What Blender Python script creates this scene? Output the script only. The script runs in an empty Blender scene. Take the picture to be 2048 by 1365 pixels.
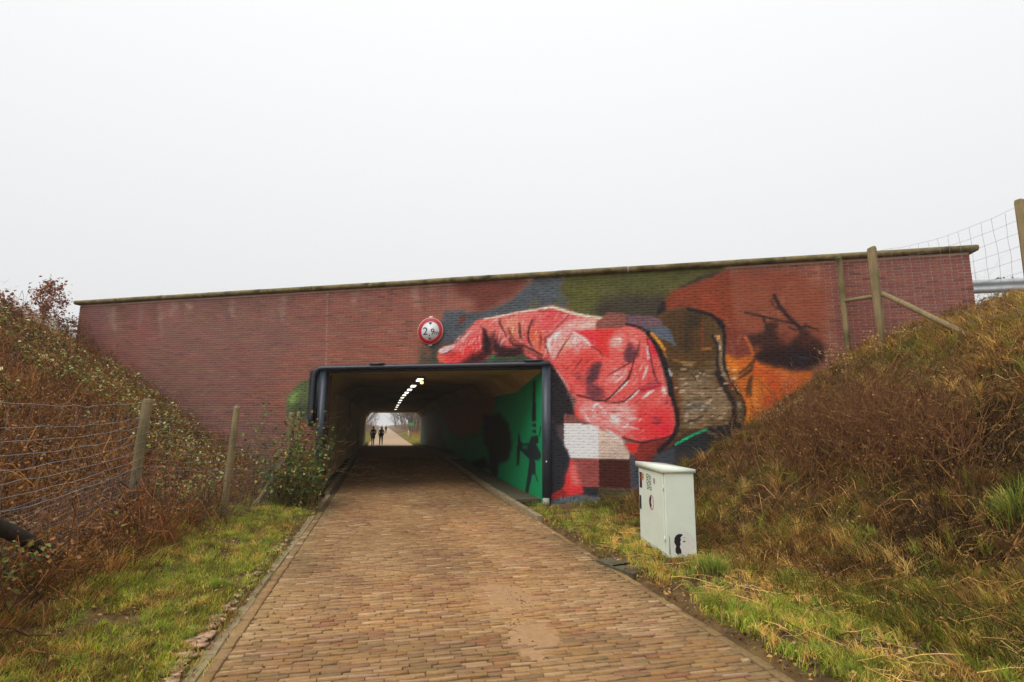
import bpy, math, random
import numpy as np
from mathutils import Matrix, Vector
random.seed(5); rng = np.random.default_rng(11)
SC = bpy.context.scene
COL = SC.collection
# ------------------------------------------------------------------ camera
FPX, CXP, CYP, EYE = 1060.0, 1024.0, 682.5, 1.75          # focal length in photo pixels, centre, eye height
YAW = math.atan(257 / FPX) * 0.99; PITCH = math.atan(167.5 / FPX); ROLL = 0.008
_F = np.array([math.sin(YAW) * math.cos(PITCH), math.cos(YAW) * math.cos(PITCH), math.sin(PITCH)])
_R = np.array([math.cos(YAW), -math.sin(YAW), 0.0]); _U = np.cross(_R, _F)
_R, _U = math.cos(ROLL) * _R + math.sin(ROLL) * _U, -math.sin(ROLL) * _R + math.cos(ROLL) * _U
CAMP = np.array([0, 0, EYE])
cam = bpy.data.cameras.new('camera'); camo = bpy.data.objects.new('camera', cam); COL.objects.link(camo)
m = Matrix.Identity(4)
for i in range(3):
    m[i][0], m[i][1], m[i][2], m[i][3] = _R[i], _U[i], -_F[i], CAMP[i]
camo.matrix_world = m
cam.sensor_width = 36; cam.lens = 36 * FPX / 2048; cam.clip_end = 2000; cam.clip_start = 0.05
SC.camera = camo
# ------------------------------------------------------------------ sky, sun, exposure
SUN_EL, SUN_AZ = math.radians(48), math.radians(248)         # soft overcast light from the left
world = bpy.data.worlds.new('World'); SC.world = world; world.use_nodes = True
nt = world.node_tree; nt.nodes.clear()
wo = nt.nodes.new('ShaderNodeOutputWorld'); bg = nt.nodes.new('ShaderNodeBackground')
sky = nt.nodes.new('ShaderNodeTexSky'); sky.sky_type = 'NISHITA'; sky.sun_disc = False
sky.sun_elevation = SUN_EL; sky.sun_rotation = SUN_AZ; sky.dust_density = 6; sky.air_density = 1
hs = nt.nodes.new('ShaderNodeHueSaturation'); hs.inputs['Saturation'].default_value = 0.25
tc = nt.nodes.new('ShaderNodeTexCoord'); sx = nt.nodes.new('ShaderNodeSeparateXYZ')
mr = nt.nodes.new('ShaderNodeMapRange'); mr.inputs['From Min'].default_value = 0; mr.inputs['From Max'].default_value = 1
mr.inputs['To Min'].default_value = 7.35; mr.inputs['To Max'].default_value = 11.2     # overcast: brighter to the zenith
cr = nt.nodes.new('ShaderNodeCombineColor'); mx = nt.nodes.new('ShaderNodeMix'); mx.data_type = 'RGBA'
mx.inputs['Factor'].default_value = 0.93
tint = nt.nodes.new('ShaderNodeMix'); tint.data_type = 'RGBA'; tint.blend_type = 'MULTIPLY'; tint.inputs['Factor'].default_value = 1
tint.inputs['B'].default_value = (0.985, 0.99, 1.0, 1)
L = nt.links.new
L(sky.outputs[0], hs.inputs['Color']); L(tc.outputs['Generated'], sx.inputs[0]); L(sx.outputs['Z'], mr.inputs['Value'])
for k in range(3): L(mr.outputs[0], cr.inputs[k])
L(cr.outputs[0], tint.inputs['A']); L(hs.outputs[0], mx.inputs['A']); L(tint.outputs['Result'], mx.inputs['B'])
L(mx.outputs['Result'], bg.inputs['Color']); bg.inputs['Strength'].default_value = 0.1
L(bg.outputs[0], wo.inputs['Surface'])
sd = bpy.data.lights.new('sun', 'SUN'); sd.energy = 1.5; sd.angle = math.radians(50); sd.color = (1, 0.97, 0.93)
so = bpy.data.objects.new('sun', sd); COL.objects.link(so); so.location = (-10, -20, 40)
_sd = Vector((math.sin(SUN_AZ) * math.cos(SUN_EL), math.cos(SUN_AZ) * math.cos(SUN_EL), math.sin(SUN_EL)))
so.rotation_euler = _sd.to_track_quat('Z', 'Y').to_euler()
SC.view_settings.view_transform = 'Standard'; SC.view_settings.look = 'None'
SC.view_settings.gamma = 1; SC.view_settings.exposure = 0.12; SC.view_settings.use_curve_mapping = False
SC.cycles.max_bounces = 6; SC.cycles.diffuse_bounces = 4; SC.cycles.volume_bounces = 1
SC.cycles.transparent_max_bounces = 6; SC.cycles.use_denoising = True
# ------------------------------------------------------------------ pixels to directions, the wall plane
def ray(px, py): return _F + _R * (px - CXP) / FPX - _U * (py - CYP) / FPX
def proj(P):
    v = np.asarray(P, float) - CAMP; z = v @ _F; z = np.where(np.abs(z) < 1e-6, 1e-6, z)
    return CXP + FPX * (v @ _R) / z, CYP - FPX * (v @ _U) / z, z
WA = math.radians(62.5)                                   # the wall stands askew to the path (path runs along +Y)
JP = np.array([3.62, 11.53, 0.0]); DW = np.array([math.sin(WA), -math.cos(WA), 0]); NW = np.array([math.cos(WA), math.sin(WA), 0])
def W(s, z, v=0.0):
    s, z, v = np.broadcast_arrays(np.asarray(s, float), np.asarray(z, float), np.asarray(v, float))
    return JP + s[..., None] * DW + v[..., None] * NW + z[..., None] * np.array([0, 0, 1.0])
def on_wall(px, py, v=0.0):
    d = ray(px, py); P = CAMP + d * (((JP + v * NW - CAMP) @ NW) / (d @ NW)); return (P - JP) @ DW, P[2]
def vdist(x, y): return (np.asarray(x) - JP[0]) * NW[0] + (np.asarray(y) - JP[1]) * NW[1]
def ywall(x): return JP[1] - (np.asarray(x) - JP[0]) * NW[0] / NW[1]
_YP = [0, 13, 16, 19.5, 22.3, 25.2, 28, 31, 34, 36.8, 40.4, 43.4, 47, 52, 60, 400]
_ZP = [0, 0, .02, .08, .12, .16, .19, .18, .15, .09, .04, -.03, -.14, -.28, -.33, -.33]
def smooth_interp(x, xp, fp, w):
    x = np.asarray(x, float); return sum(np.interp(x + o, xp, fp) for o in (-w, -w / 2, 0, w / 2, w)) / 5
def zroad(y): return smooth_interp(y, _YP, _ZP, 2.0)       # the path humps inside the underpass
def hash2(i, j, k=0):
    n = np.sin(i * 127.1 + j * 311.7 + k * 74.7) * 43758.5453; return n - np.floor(n)
def vnoise(x, y, k=0):
    x = np.asarray(x, float); y = np.asarray(y, float); i, j = np.floor(x), np.floor(y); u, w = x - i, y - j
    u = u * u * (3 - 2 * u); w = w * w * (3 - 2 * w)
    return (hash2(i, j, k) * (1 - u) + hash2(i + 1, j, k) * u) * (1 - w) + (hash2(i, j + 1, k) * (1 - u) + hash2(i + 1, j + 1, k) * u) * w
def fbm(x, y, k=0):
    x = np.asarray(x, float); y = np.asarray(y, float)
    return (vnoise(x, y, k) + .5 * vnoise(2 * x + 5, 2 * y, k + 1) + .25 * vnoise(4 * x, 4 * y + 9, k + 2)) / 1.75
def terr0(x, y):
    r = smooth_interp(x, [3.0, 4.3, 4.9, 5.3, 7.36, 9.0, 11.0, 12.2, 60], [0, .02, .1, .28, 1.85, 3.2, 4.02, 4.12, 4.12], .35)
    l = smooth_interp(-np.asarray(x, float), [1.3, 2.2, 3.0, 4.1, 6.3, 9.0, 10.2, 60], [0, .08, .36, .95, 2.40, 4.12, 4.22, 4.22], .35)
    return r + l
def terr(x, y):
    x = np.asarray(x, float); y = np.asarray(y, float); z = terr0(x, y)
    b = np.clip((np.abs(x - 0.9) - 2.3) / 2, 0, 1)
    return z + b * (.22 * (fbm(x * .9, y * .9, 3) - .5) + .12 * (vnoise(x * 3, y * 3, 8) - .5) + .12 * np.clip((np.abs(x - .9) - 3) / 1.5, 0, 1) * (vnoise(x * 6.3, y * 6.3, 9) - .5)) + .02 * (np.abs(x - .9) > 2.2)
def hit(px, py, tmax=60):
    d = ray(px, py); t = np.arange(2, tmax, .01); P = CAMP + t[:, None] * d
    g = P[:, 2] - terr(P[:, 0], P[:, 1]); i = int(np.argmax(g < 0)); return P[i]
# ------------------------------------------------------------------ small mesh kit
def srgb(r, g, b, k=1.0):
    c = np.array([r, g, b], float) / 255; c = np.where(c <= .04045, c / 12.92, ((c + .055) / 1.055) ** 2.4); return c * k
def mesh(name, V, polys, col=None, smooth=False):
    V = np.asarray(V, np.float32).reshape(-1, 3); me = bpy.data.meshes.new(name)
    polys = [np.asarray(p, np.int32) for p in (polys if isinstance(polys, (list, tuple)) else [polys]) if len(p)]
    me.vertices.add(len(V)); me.vertices.foreach_set('co', V.ravel())
    li = np.concatenate([p.ravel() for p in polys]); tot = np.concatenate([np.full(len(p), p.shape[1], np.int32) for p in polys])
    me.loops.add(len(li)); me.loops.foreach_set('vertex_index', li)
    me.polygons.add(len(tot)); me.polygons.foreach_set('loop_start', np.concatenate([[0], np.cumsum(tot)[:-1]]).astype(np.int32))
    me.polygons.foreach_set('loop_total', tot)
    if smooth: me.polygons.foreach_set('use_smooth', np.ones(len(tot), bool))
    if col is not None:
        a = me.color_attributes.new('col', 'FLOAT_COLOR', 'POINT'); c = np.ones((len(V), 4), np.float32)
        c[:, :3] = np.broadcast_to(np.asarray(col, np.float32), (len(V), 3)); a.data.foreach_set('color', c.ravel())
    me.update(); me.validate(); return me
def put(name, me, mat=None, parent=None, loc=None, label=None, cat=None, group=None, kind=None):
    if mat is not None and not me.materials: me.materials.append(mat)
    o = bpy.data.objects.new(name, me); COL.objects.link(o)
    if parent is not None: o.parent = parent
    if loc is not None: o.location = loc
    return tag(o, label, cat, group, kind)
def tag(o, label=None, cat=None, group=None, kind=None):
    for k, v in (('label', label), ('category', cat), ('group', group), ('kind', kind)):
        if v: o[k] = v
    return o
def thing(name, loc, label, cat, group=None, rz=0):
    o = bpy.data.objects.new(name, None); COL.objects.link(o); o.empty_display_size = .2
    o.location = loc; o.rotation_euler = (0, 0, rz); return tag(o, label, cat, group)
def box(x0, x1, y0, y1, z0, z1):
    V = np.array([[x, y, z] for z in (z0, z1) for y in (y0, y1) for x in (x0, x1)], float)
    return V, np.array([[0, 2, 3, 1], [4, 5, 7, 6], [0, 1, 5, 4], [2, 6, 7, 3], [0, 4, 6, 2], [1, 3, 7, 5]])
def bevbox(x0, x1, y0, y1, z0, z1, b):
    import bmesh
    V, Fc = box(x0, x1, y0, y1, z0, z1); bm = bmesh.new(); vs = [bm.verts.new(v) for v in V]
    for f in Fc: bm.faces.new([vs[i] for i in f])
    bmesh.ops.bevel(bm, geom=list(bm.edges), offset=b, segments=2, affect='EDGES', profile=.5)
    me = bpy.data.meshes.new('bevelled'); bm.normal_update(); bm.to_mesh(me); bm.free(); return me
def join(parts):
    Vs, Fs, n = [], {}, 0
    for V, Fc in parts:
        V = np.asarray(V, float).reshape(-1, 3)
        for f in (Fc if isinstance(Fc, list) else [Fc]):
            f = np.asarray(f); Fs.setdefault(f.shape[1], []).append(f + n)
        Vs.append(V); n += len(V)
    return np.concatenate(Vs), [np.concatenate(v) for v in Fs.values()]
def tube(pts, r, n=8, caps=True):
    P = np.asarray(pts, float); r = np.broadcast_to(np.asarray(r, float), (len(P),)); T = np.gradient(P, axis=0)
    T /= np.linalg.norm(T, axis=1)[:, None] + 1e-9; up = np.array([0, 0, 1.0]) if abs(T[0][2]) < .9 else np.array([1.0, 0, 0])
    V = []; a = np.arange(n) * 2 * math.pi / n; u = np.cross(T[0], up); u /= np.linalg.norm(u)
    for i in range(len(P)):
        u = u - T[i] * (u @ T[i]); u /= np.linalg.norm(u) + 1e-9; w = np.cross(T[i], u)
        V.append(P[i] + r[i] * (np.cos(a)[:, None] * u + np.sin(a)[:, None] * w))
    V = np.concatenate(V); k = np.arange(n); k2 = (k + 1) % n
    Q = np.concatenate([np.stack([i * n + k, i * n + k2, (i + 1) * n + k2, (i + 1) * n + k], 1) for i in range(len(P) - 1)])
    F = [Q]
    if caps: F += [np.array([k[::-1]]), np.array([(len(P) - 1) * n + k])]
    return V, F
def sticks(P0, P1, r0, r1, n=3):
    """many tapered sticks at once"""
    P0 = np.asarray(P0, float); P1 = np.asarray(P1, float); T = P1 - P0; T = T / (np.linalg.norm(T, axis=1)[:, None] + 1e-9)
    up = np.where(np.abs(T[:, 2:3]) < .9, np.array([[0, 0, 1.0]]), np.array([[1.0, 0, 0]]))
    u = np.cross(T, up); u /= np.linalg.norm(u, axis=1)[:, None] + 1e-9; w = np.cross(T, u); N = len(P0)
    a = np.arange(n) * 2 * math.pi / n; d = np.cos(a)[None, :, None] * u[:, None] + np.sin(a)[None, :, None] * w[:, None]
    r0 = np.broadcast_to(np.asarray(r0, float), (N,)); r1 = np.broadcast_to(np.asarray(r1, float), (N,))
    V = np.concatenate([P0[:, None] + r0[:, None, None] * d, P1[:, None] + r1[:, None, None] * d], 1).reshape(-1, 3)
    k = np.arange(n); k2 = (k + 1) % n; q = np.stack([k, k2, n + k2, n + k], 1)
    return V, (np.arange(N)[:, None, None] * 2 * n + q[None]).reshape(-1, 4)
def grid(nu, nv):
    i = np.arange(nu - 1)[:, None] * nv + np.arange(nv - 1)[None]; i = i.ravel()
    return np.stack([i, i + nv, i + nv + 1, i + 1], 1)
def blades(P, H, wd, lean, ldir, col, seed=0, tipcol=1.15):
    r = np.random.default_rng(seed); N = len(P); a = r.uniform(0, 2 * math.pi, N)
    s = np.stack([np.cos(a), np.sin(a), np.zeros(N)], 1) * (wd / 2)[:, None]
    ld = np.stack([np.cos(ldir), np.sin(ldir), np.zeros(N)], 1) * (lean * H)[:, None]; hz = H * np.sqrt(np.clip(1 - lean ** 2, .08, 1))
    up = np.array([0, 0, 1.0]); mid = P + ld * .32 + up * (hz * .62)[:, None]; tip = P + ld + up * hz[:, None]
    V = np.stack([P - s, P + s, mid - s * .75, mid + s * .75, tip], 1).reshape(-1, 3)
    b = np.arange(N)[:, None] * 5
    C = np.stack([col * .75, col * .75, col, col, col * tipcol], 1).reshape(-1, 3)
    return V, [(b + np.array([0, 1, 3, 2])), (b + np.array([2, 3, 4]))], C
def leaves(P, size, col, seed=0, flat=.5):
    r = np.random.default_rng(seed); N = len(P); n = r.normal(size=(N, 3)); n[:, 2] = np.abs(n[:, 2]) + flat; n /= np.linalg.norm(n, axis=1)[:, None]
    t = np.cross(n, r.normal(size=(N, 3))); t /= np.linalg.norm(t, axis=1)[:, None] + 1e-9; b = np.cross(n, t); sz = np.broadcast_to(size, (N,))[:, None]
    c = n * sz * .16
    V = np.stack([P - t * sz * .5, P + b * sz * .32 + c, P + t * sz * .55, P - b * sz * .32 + c, P + t * sz * .02], 1).reshape(-1, 3)
    k = np.arange(N)[:, None] * 5
    return V, [np.concatenate([k + np.array(f) for f in ((0, 4, 1), (4, 2, 1), (0, 3, 4), (3, 2, 4))])], np.repeat(col, 5, 0)
# ------------------------------------------------------------------ materials
def mat(name, col=None, rough=.8, attr=False, n1=(8, .25), bump=(60, .15), metal=0, trans=0, emit=None, spec=.4, tintcol=None, stripe=None):
    M = bpy.data.materials.new(name); M.use_nodes = True; t = M.node_tree; b = t.nodes['Principled BSDF']
    b.inputs['Roughness'].default_value = rough; b.inputs['Metallic'].default_value = metal; b.inputs['Specular IOR Level'].default_value = spec
    geo = t.nodes.new('ShaderNodeTexCoord'); src = geo.outputs['Object']
    if attr:
        a = t.nodes.new('ShaderNodeAttribute'); a.attribute_name = 'col'; base = a.outputs['Color']
    else:
        a = t.nodes.new('ShaderNodeRGB'); a.outputs[0].default_value = (*col, 1); base = a.outputs[0]
    if n1[1] > 0:
        nz = t.nodes.new('ShaderNodeTexNoise'); nz.inputs['Scale'].default_value = n1[0]; nz.inputs['Detail'].default_value = 6; nz.inputs['Roughness'].default_value = .65
        if stripe:
            mp = t.nodes.new('ShaderNodeMapping'); mp.inputs['Scale'].default_value = stripe; t.links.new(src, mp.inputs[0]); t.links.new(mp.outputs[0], nz.inputs['Vector'])
        else: t.links.new(src, nz.inputs['Vector'])
        mrr = t.nodes.new('ShaderNodeMapRange'); mrr.inputs['From Min'].default_value = .25; mrr.inputs['From Max'].default_value = .75
        mrr.inputs['To Min'].default_value = 1 - n1[1]; mrr.inputs['To Max'].default_value = 1 + n1[1]; t.links.new(nz.outputs['Fac'], mrr.inputs['Value'])
        mu = t.nodes.new('ShaderNodeMix'); mu.data_type = 'RGBA'; mu.blend_type = 'MULTIPLY'; mu.inputs['Factor'].default_value = 1
        t.links.new(base, mu.inputs['A']); t.links.new(mrr.outputs[0], mu.inputs['B']); base = mu.outputs['Result']
        if tintcol is not None:
            n3 = t.nodes.new('ShaderNodeTexNoise'); n3.inputs['Scale'].default_value = n1[0] * .35; n3.inputs['Detail'].default_value = 5; t.links.new(src, n3.inputs['Vector'])
            rp = t.nodes.new('ShaderNodeMapRange'); rp.inputs['From Min'].default_value = .48; rp.inputs['From Max'].default_value = .68; t.links.new(n3.outputs['Fac'], rp.inputs['Value'])
            m2 = t.nodes.new('ShaderNodeMix'); m2.data_type = 'RGBA'; t.links.new(rp.outputs[0], m2.inputs['Factor']); t.links.new(base, m2.inputs['A']); m2.inputs['B'].default_value = (*tintcol, 1); base = m2.outputs['Result']
    t.links.new(base, b.inputs['Base Color'])
    if bump[1] > 0:
        n2 = t.nodes.new('ShaderNodeTexNoise'); n2.inputs['Scale'].default_value = bump[0]; n2.inputs['Detail'].default_value = 5; t.links.new(src, n2.inputs['Vector'])
        bp = t.nodes.new('ShaderNodeBump'); bp.inputs['Strength'].default_value = bump[1]; bp.inputs['Distance'].default_value = .02
        t.links.new(n2.outputs['Fac'], bp.inputs['Height']); t.links.new(bp.outputs[0], b.inputs['Normal'])
    if emit is not None:
        b.inputs['Emission Color'].default_value = (*emit[:3], 1); b.inputs['Emission Strength'].default_value = emit[3]
    if trans:
        tr = t.nodes.new('ShaderNodeBsdfTranslucent'); t.links.new(base, tr.inputs['Color']); ms = t.nodes.new('ShaderNodeMixShader'); ms.inputs[0].default_value = trans
        t.links.new(b.outputs[0], ms.inputs[1]); t.links.new(tr.outputs[0], ms.inputs[2]); t.links.new(ms.outputs[0], t.nodes['Material Output'].inputs['Surface'])
    return M
KW = 1.18                                                     # photo value of a wall colour to its albedo
M = dict(
    brick=mat('painted brickwork', attr=True, rough=.82, n1=(30, .16), bump=(90, .25)),
    mortar=mat('mortar', attr=True, rough=.95, n1=(40, .2), bump=(120, .3)),
    coping=mat('mossy coping stone', srgb(128, 116, 78), rough=.95, n1=(9, .45), bump=(40, .5), tintcol=srgb(82, 76, 42)),
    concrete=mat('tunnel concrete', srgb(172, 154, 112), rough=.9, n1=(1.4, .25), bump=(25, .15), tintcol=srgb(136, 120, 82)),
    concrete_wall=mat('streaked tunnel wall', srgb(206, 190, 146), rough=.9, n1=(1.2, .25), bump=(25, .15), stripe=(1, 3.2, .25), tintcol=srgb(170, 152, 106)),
    tmural=mat('painted tunnel wall', attr=True, rough=.6, n1=(6, .1), bump=(30, .08)),
    kerb=mat('kerb concrete', srgb(150, 132, 100), rough=.95, n1=(14, .35), bump=(70, .35), tintcol=srgb(112, 98, 62)),
    paver=mat('clay pavers', attr=True, rough=.9, n1=(26, .3), bump=(110, .5)),
    sand=mat('sandy joints', srgb(108, 86, 56), rough=1, n1=(12, .4), bump=(150, .4), tintcol=srgb(74, 66, 40)),
    soil=mat('soil and litter', srgb(104, 80, 44), rough=1, n1=(5, .55), bump=(25, .8), tintcol=srgb(70, 50, 28)),
    veg=mat('grass and stems', attr=True, rough=.75, n1=(1, 0), bump=(1, 0), trans=.25, spec=.25),
    leaf=mat('leaves', attr=True, rough=.5, n1=(1, 0), bump=(1, 0), trans=.25, spec=.45),
    twig=mat('bark', attr=True, rough=.9, n1=(30, .25), bump=(80, .2)),
    wood=mat('weathered post wood', srgb(140, 122, 86), rough=.9, n1=(5, .4), bump=(60, .5), stripe=(6, 6, .6), tintcol=srgb(96, 92, 56)),
    darkwood=mat('dark rotten wood', srgb(52, 44, 36), rough=.95, n1=(9, .4), bump=(60, .5)),
    wire=mat('galvanised wire', srgb(150, 150, 150), rough=.45, metal=.6, n1=(9, .2), bump=(1, 0)),
    steel=mat('dark painted steel', srgb(48, 56, 68), rough=.42, n1=(7, .25), bump=(40, .06), spec=.6),
    blacksteel=mat('black painted panel', srgb(34, 36, 42), rough=.55, n1=(7, .25), bump=(60, .1)),
    cabinet=mat('cabinet enamel', srgb(228, 238, 222), rough=.45, n1=(3, .06), bump=(30, .02), spec=.4, tintcol=srgb(220, 232, 212)),
    plinth=mat('grey plinth', srgb(165, 165, 150), rough=.9, n1=(14, .3), bump=(60, .3)),
    white=mat('reflective white', srgb(222, 222, 224), rough=.4, n1=(20, .05), bump=(1, 0)),
    red=mat('sign red', srgb(178, 16, 42), rough=.4, n1=(20, .06), bump=(1, 0)),
    rim=mat('sign rim', srgb(214, 150, 140), rough=.4, n1=(20, .06), bump=(1, 0)),
    black=mat('black ink', srgb(28, 28, 36), rough=.55, n1=(20, .1), bump=(1, 0)),
    print_white=mat('white print', srgb(226, 226, 216), rough=.5, n1=(20, .05), bump=(1, 0)),
    yellow=mat('yellow print', srgb(214, 176, 40), rough=.5, n1=(20, .05), bump=(1, 0)),
    purple=mat('dark violet print', srgb(56, 36, 58), rough=.5, n1=(20, .1), bump=(1, 0)),
    pink=mat('red ring print', srgb(206, 72, 92), rough=.5, n1=(20, .05), bump=(1, 0)),
    lettering=mat('faded lettering', srgb(126, 132, 138, 1.0), rough=.9, n1=(25, .35), bump=(60, .1)),
    lamp=mat('lit lamp glass', srgb(255, 250, 235), rough=.4, n1=(1, 0), bump=(1, 0), emit=(1, .93, .78, 1.8)),
    amber=mat('amber lamp', srgb(255, 190, 80), rough=.4, n1=(1, 0), bump=(1, 0), emit=(1, .6, .15, 3.0)),
    zinc=mat('galvanised rail', srgb(176, 180, 184), rough=.6, metal=.4, n1=(5, .2), bump=(1, 0)),
    greensign=mat('green sign', srgb(60, 170, 70), rough=.5, n1=(1, 0), bump=(1, 0)),
    asphalt=mat('asphalt', srgb(74, 72, 70), rough=.95, n1=(20, .3), bump=(90, .4)),
    jacket=mat('black jacket', srgb(26, 26, 32), rough=.85, n1=(20, .2), bump=(90, .2)),
    jeans=mat('dark trousers', srgb(38, 42, 60), rough=.9, n1=(20, .2), bump=(90, .2)),
    skin=mat('skin', srgb(200, 150, 125), rough=.6, n1=(20, .05), bump=(1, 0)),
    hair=mat('dark hair', srgb(40, 30, 24), rough=.7, n1=(40, .2), bump=(1, 0)),
    slab=mat('dark stone slab', srgb(92, 84, 66), rough=.95, n1=(9, .4), bump=(60, .4), tintcol=srgb(70, 74, 40)),
)
# ------------------------------------------------------------------ the painting on the wall: colour laid on a canvas, then onto the bricks
class Canvas:
    def __init__(s, x0, y0, x1, y1):
        s.x0, s.y0, s.w, s.h = x0, y0, x1 - x0, y1 - y0
        s.rgb = np.zeros((s.h, s.w, 3)); s.a = np.zeros((s.h, s.w))
    def _comp(s, m, bx, col):
        a0, b0, a1, b1 = bx; A = s.a[b0:b1, a0:a1]; Cc = s.rgb[b0:b1, a0:a1]; na = m + A * (1 - m)
        s.rgb[b0:b1, a0:a1] = np.where(na[..., None] > 1e-5, (np.asarray(col, float) * m[..., None] + Cc * (A * (1 - m))[..., None]) / np.maximum(na, 1e-5)[..., None], Cc)
        s.a[b0:b1, a0:a1] = na
    def _box(s, P, pad):
        a0 = max(0, int(P[:, 0].min() - s.x0 - pad)); a1 = min(s.w, int(P[:, 0].max() - s.x0 + pad + 2))
        b0 = max(0, int(P[:, 1].min() - s.y0 - pad)); b1 = min(s.h, int(P[:, 1].max() - s.y0 + pad + 2))
        return a0, b0, a1, b1
    @staticmethod
    def blur(m, r):
        r = int(r)
        if r < 1: return m
        for _ in range(2):
            for ax in (0, 1):
                p = [(0, 0), (0, 0)]; p[ax] = (r + 1, r); c = np.cumsum(np.pad(m, p, mode='edge'), axis=ax); n = m.shape[ax]
                hi = np.take(c, np.arange(2 * r + 1, 2 * r + 1 + n), axis=ax); lo = np.take(c, np.arange(0, n), axis=ax); m = (hi - lo) / (2 * r + 1)
        return m
    def fill(s, P, col, a=1.0, soft=0, rough=0.0):
        P = np.asarray(P, float); soft = soft if soft < 2 else max(1, round(soft * .8)); bx = s._box(P, soft * 3 + 2); a0, b0, a1, b1 = bx
        if a1 <= a0 or b1 <= b0: return
        X, Y = np.meshgrid(np.arange(a0, a1) + s.x0 + .5, np.arange(b0, b1) + s.y0 + .5)
        if not rough and soft > 1: rough = 2.5
        if rough: X = X + rough * 2 * (vnoise(X / 9, Y / 5, 5) - .5); Y = Y + rough * 2 * (vnoise(X / 9, Y / 5, 6) - .5)
        ins = np.zeros(X.shape, bool); Q = np.roll(P, -1, 0)
        for (x1, y1), (x2, y2) in zip(P, Q):
            if y1 == y2: continue
            c = ((y1 > Y) != (y2 > Y)) & (X < (x2 - x1) * (Y - y1) / (y2 - y1) + x1); ins ^= c
        m = s.blur(ins.astype(float), soft) if soft else ins.astype(float)
        s._comp(m * a, bx, col)
    def line(s, P, w, col, a=1.0, soft=1.0, taper=False):
        P = np.asarray(P, float); bx = s._box(P, w + soft * 2 + 2); a0, b0, a1, b1 = bx
        if a1 <= a0 or b1 <= b0: return
        X, Y = np.meshgrid(np.arange(a0, a1) + s.x0 + .5, np.arange(b0, b1) + s.y0 + .5); best = np.full(X.shape, -1e9); n = len(P) - 1
        for i in range(n):
            (x1, y1), (x2, y2) = P[i], P[i + 1]; dx, dy = x2 - x1, y2 - y1; t = np.clip(((X - x1) * dx + (Y - y1) * dy) / (dx * dx + dy * dy + 1e-9), 0, 1)
            d = np.hypot(X - x1 - t * dx, Y - y1 - t * dy); g = (i + t) / n; ww = w / 2 * (np.sin(np.pi * np.clip(g, .06, .94)) if taper else 1); best = np.maximum(best, ww - d)
        s._comp(np.clip(best / soft + .5, 0, 1) * a, bx, col)
    def sample(s, px, py):
        x = np.clip(np.asarray(px) - s.x0 - .5, 0, s.w - 1.001); y = np.clip(np.asarray(py) - s.y0 - .5, 0, s.h - 1.001)
        i, j = x.astype(int), y.astype(int); u, v = (x - i)[..., None], (y - j)[..., None]
        full = np.concatenate([s.rgb * s.a[..., None], s.a[..., None]], 2)
        q = (full[j, i] * (1 - u) + full[j, i + 1] * u) * (1 - v) + (full[j + 1, i] * (1 - u) + full[j + 1, i + 1] * u) * v
        inside = (np.asarray(px) > s.x0) & (np.asarray(px) < s.x0 + s.w - 1) & (np.asarray(py) > s.y0) & (np.asarray(py) < s.y0 + s.h - 1)
        return q[..., :3] / np.maximum(q[..., 3:4], 1e-5), q[..., 3] * inside
def zf(x0, y0, k): return lambda s: [(x0 + float(a.split(',')[0]) / k, y0 + float(a.split(',')[1]) / k) for a in s.split()]
zA = zf(860, 590, 7.186); zB = zf(1080, 600, 7.186); zC = zf(1120, 760, 7.186); zD = zf(1300, 590, 6.827); zE = zf(1340, 740, 8.532)
zG = zf(1420, 560, 4.875); zH = zf(860, 520, 3.531); z3 = zf(560, 620, 3.412); z5 = zf(1080, 560, 2.968); z6 = zf(1090, 840, 7.58); z1 = zf(0, 0, 1)
cv = Canvas(540, 480, 1760, 1040); ct = Canvas(150, 480, 1760, 1040)       # paint, and the tints that only the brick faces take
Fi, Li = ct.fill, ct.line
# tints of the bare brick round the painting
Fi(z1('640,600 900,560 1060,545 1060,600 960,640 880,720 640,720 600,700'), (140, 80, 62), .40, 26)
Fi(z1('650,690 880,680 880,735 650,738'), (132, 70, 52), .55, 8)
Fi(z1('560,700 640,700 640,860 540,880 545,790'), (132, 70, 52), .4, 14)
Fi(z1('580,850 640,850 640,960 570,960'), (110, 42, 34), .5, 10)
Fi(z1('235,590 340,580 470,575 560,590 520,640 470,600 430,640 400,600 330,600'), (96, 52, 46), .35, 8)
Fi(z1('1420,540 1660,525 1660,700 1600,740 1440,740'), (142, 74, 48), .6, 24)
for x in (1450, 1500, 1570, 1605): Fi([(x, 560), (x + 26, 556), (x + 62, 690), (x + 36, 700)], (150, 118, 92), .38, 9)
for i in range(70):                                              # drips and damp under the coping
    x = rng.uniform(170, 1740); y = 603 - .0618 * (x - 155) + 14; Fi([(x, y), (x + rng.uniform(4, 22), y), (x + rng.uniform(4, 14), y + rng.uniform(15, 90)), (x + 2, y + rng.uniform(8, 50))], (84, 50, 46) if i % 3 else (158, 132, 120), rng.uniform(.15, .4), 3)
Li(z1('655,572 652,735'), 1.6, (168, 130, 110), .8, 1); Li(z1('1168,530 1172,640'), 1.2, (120, 80, 70), .5, 1)
Fi, Li = cv.fill, cv.line
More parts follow.
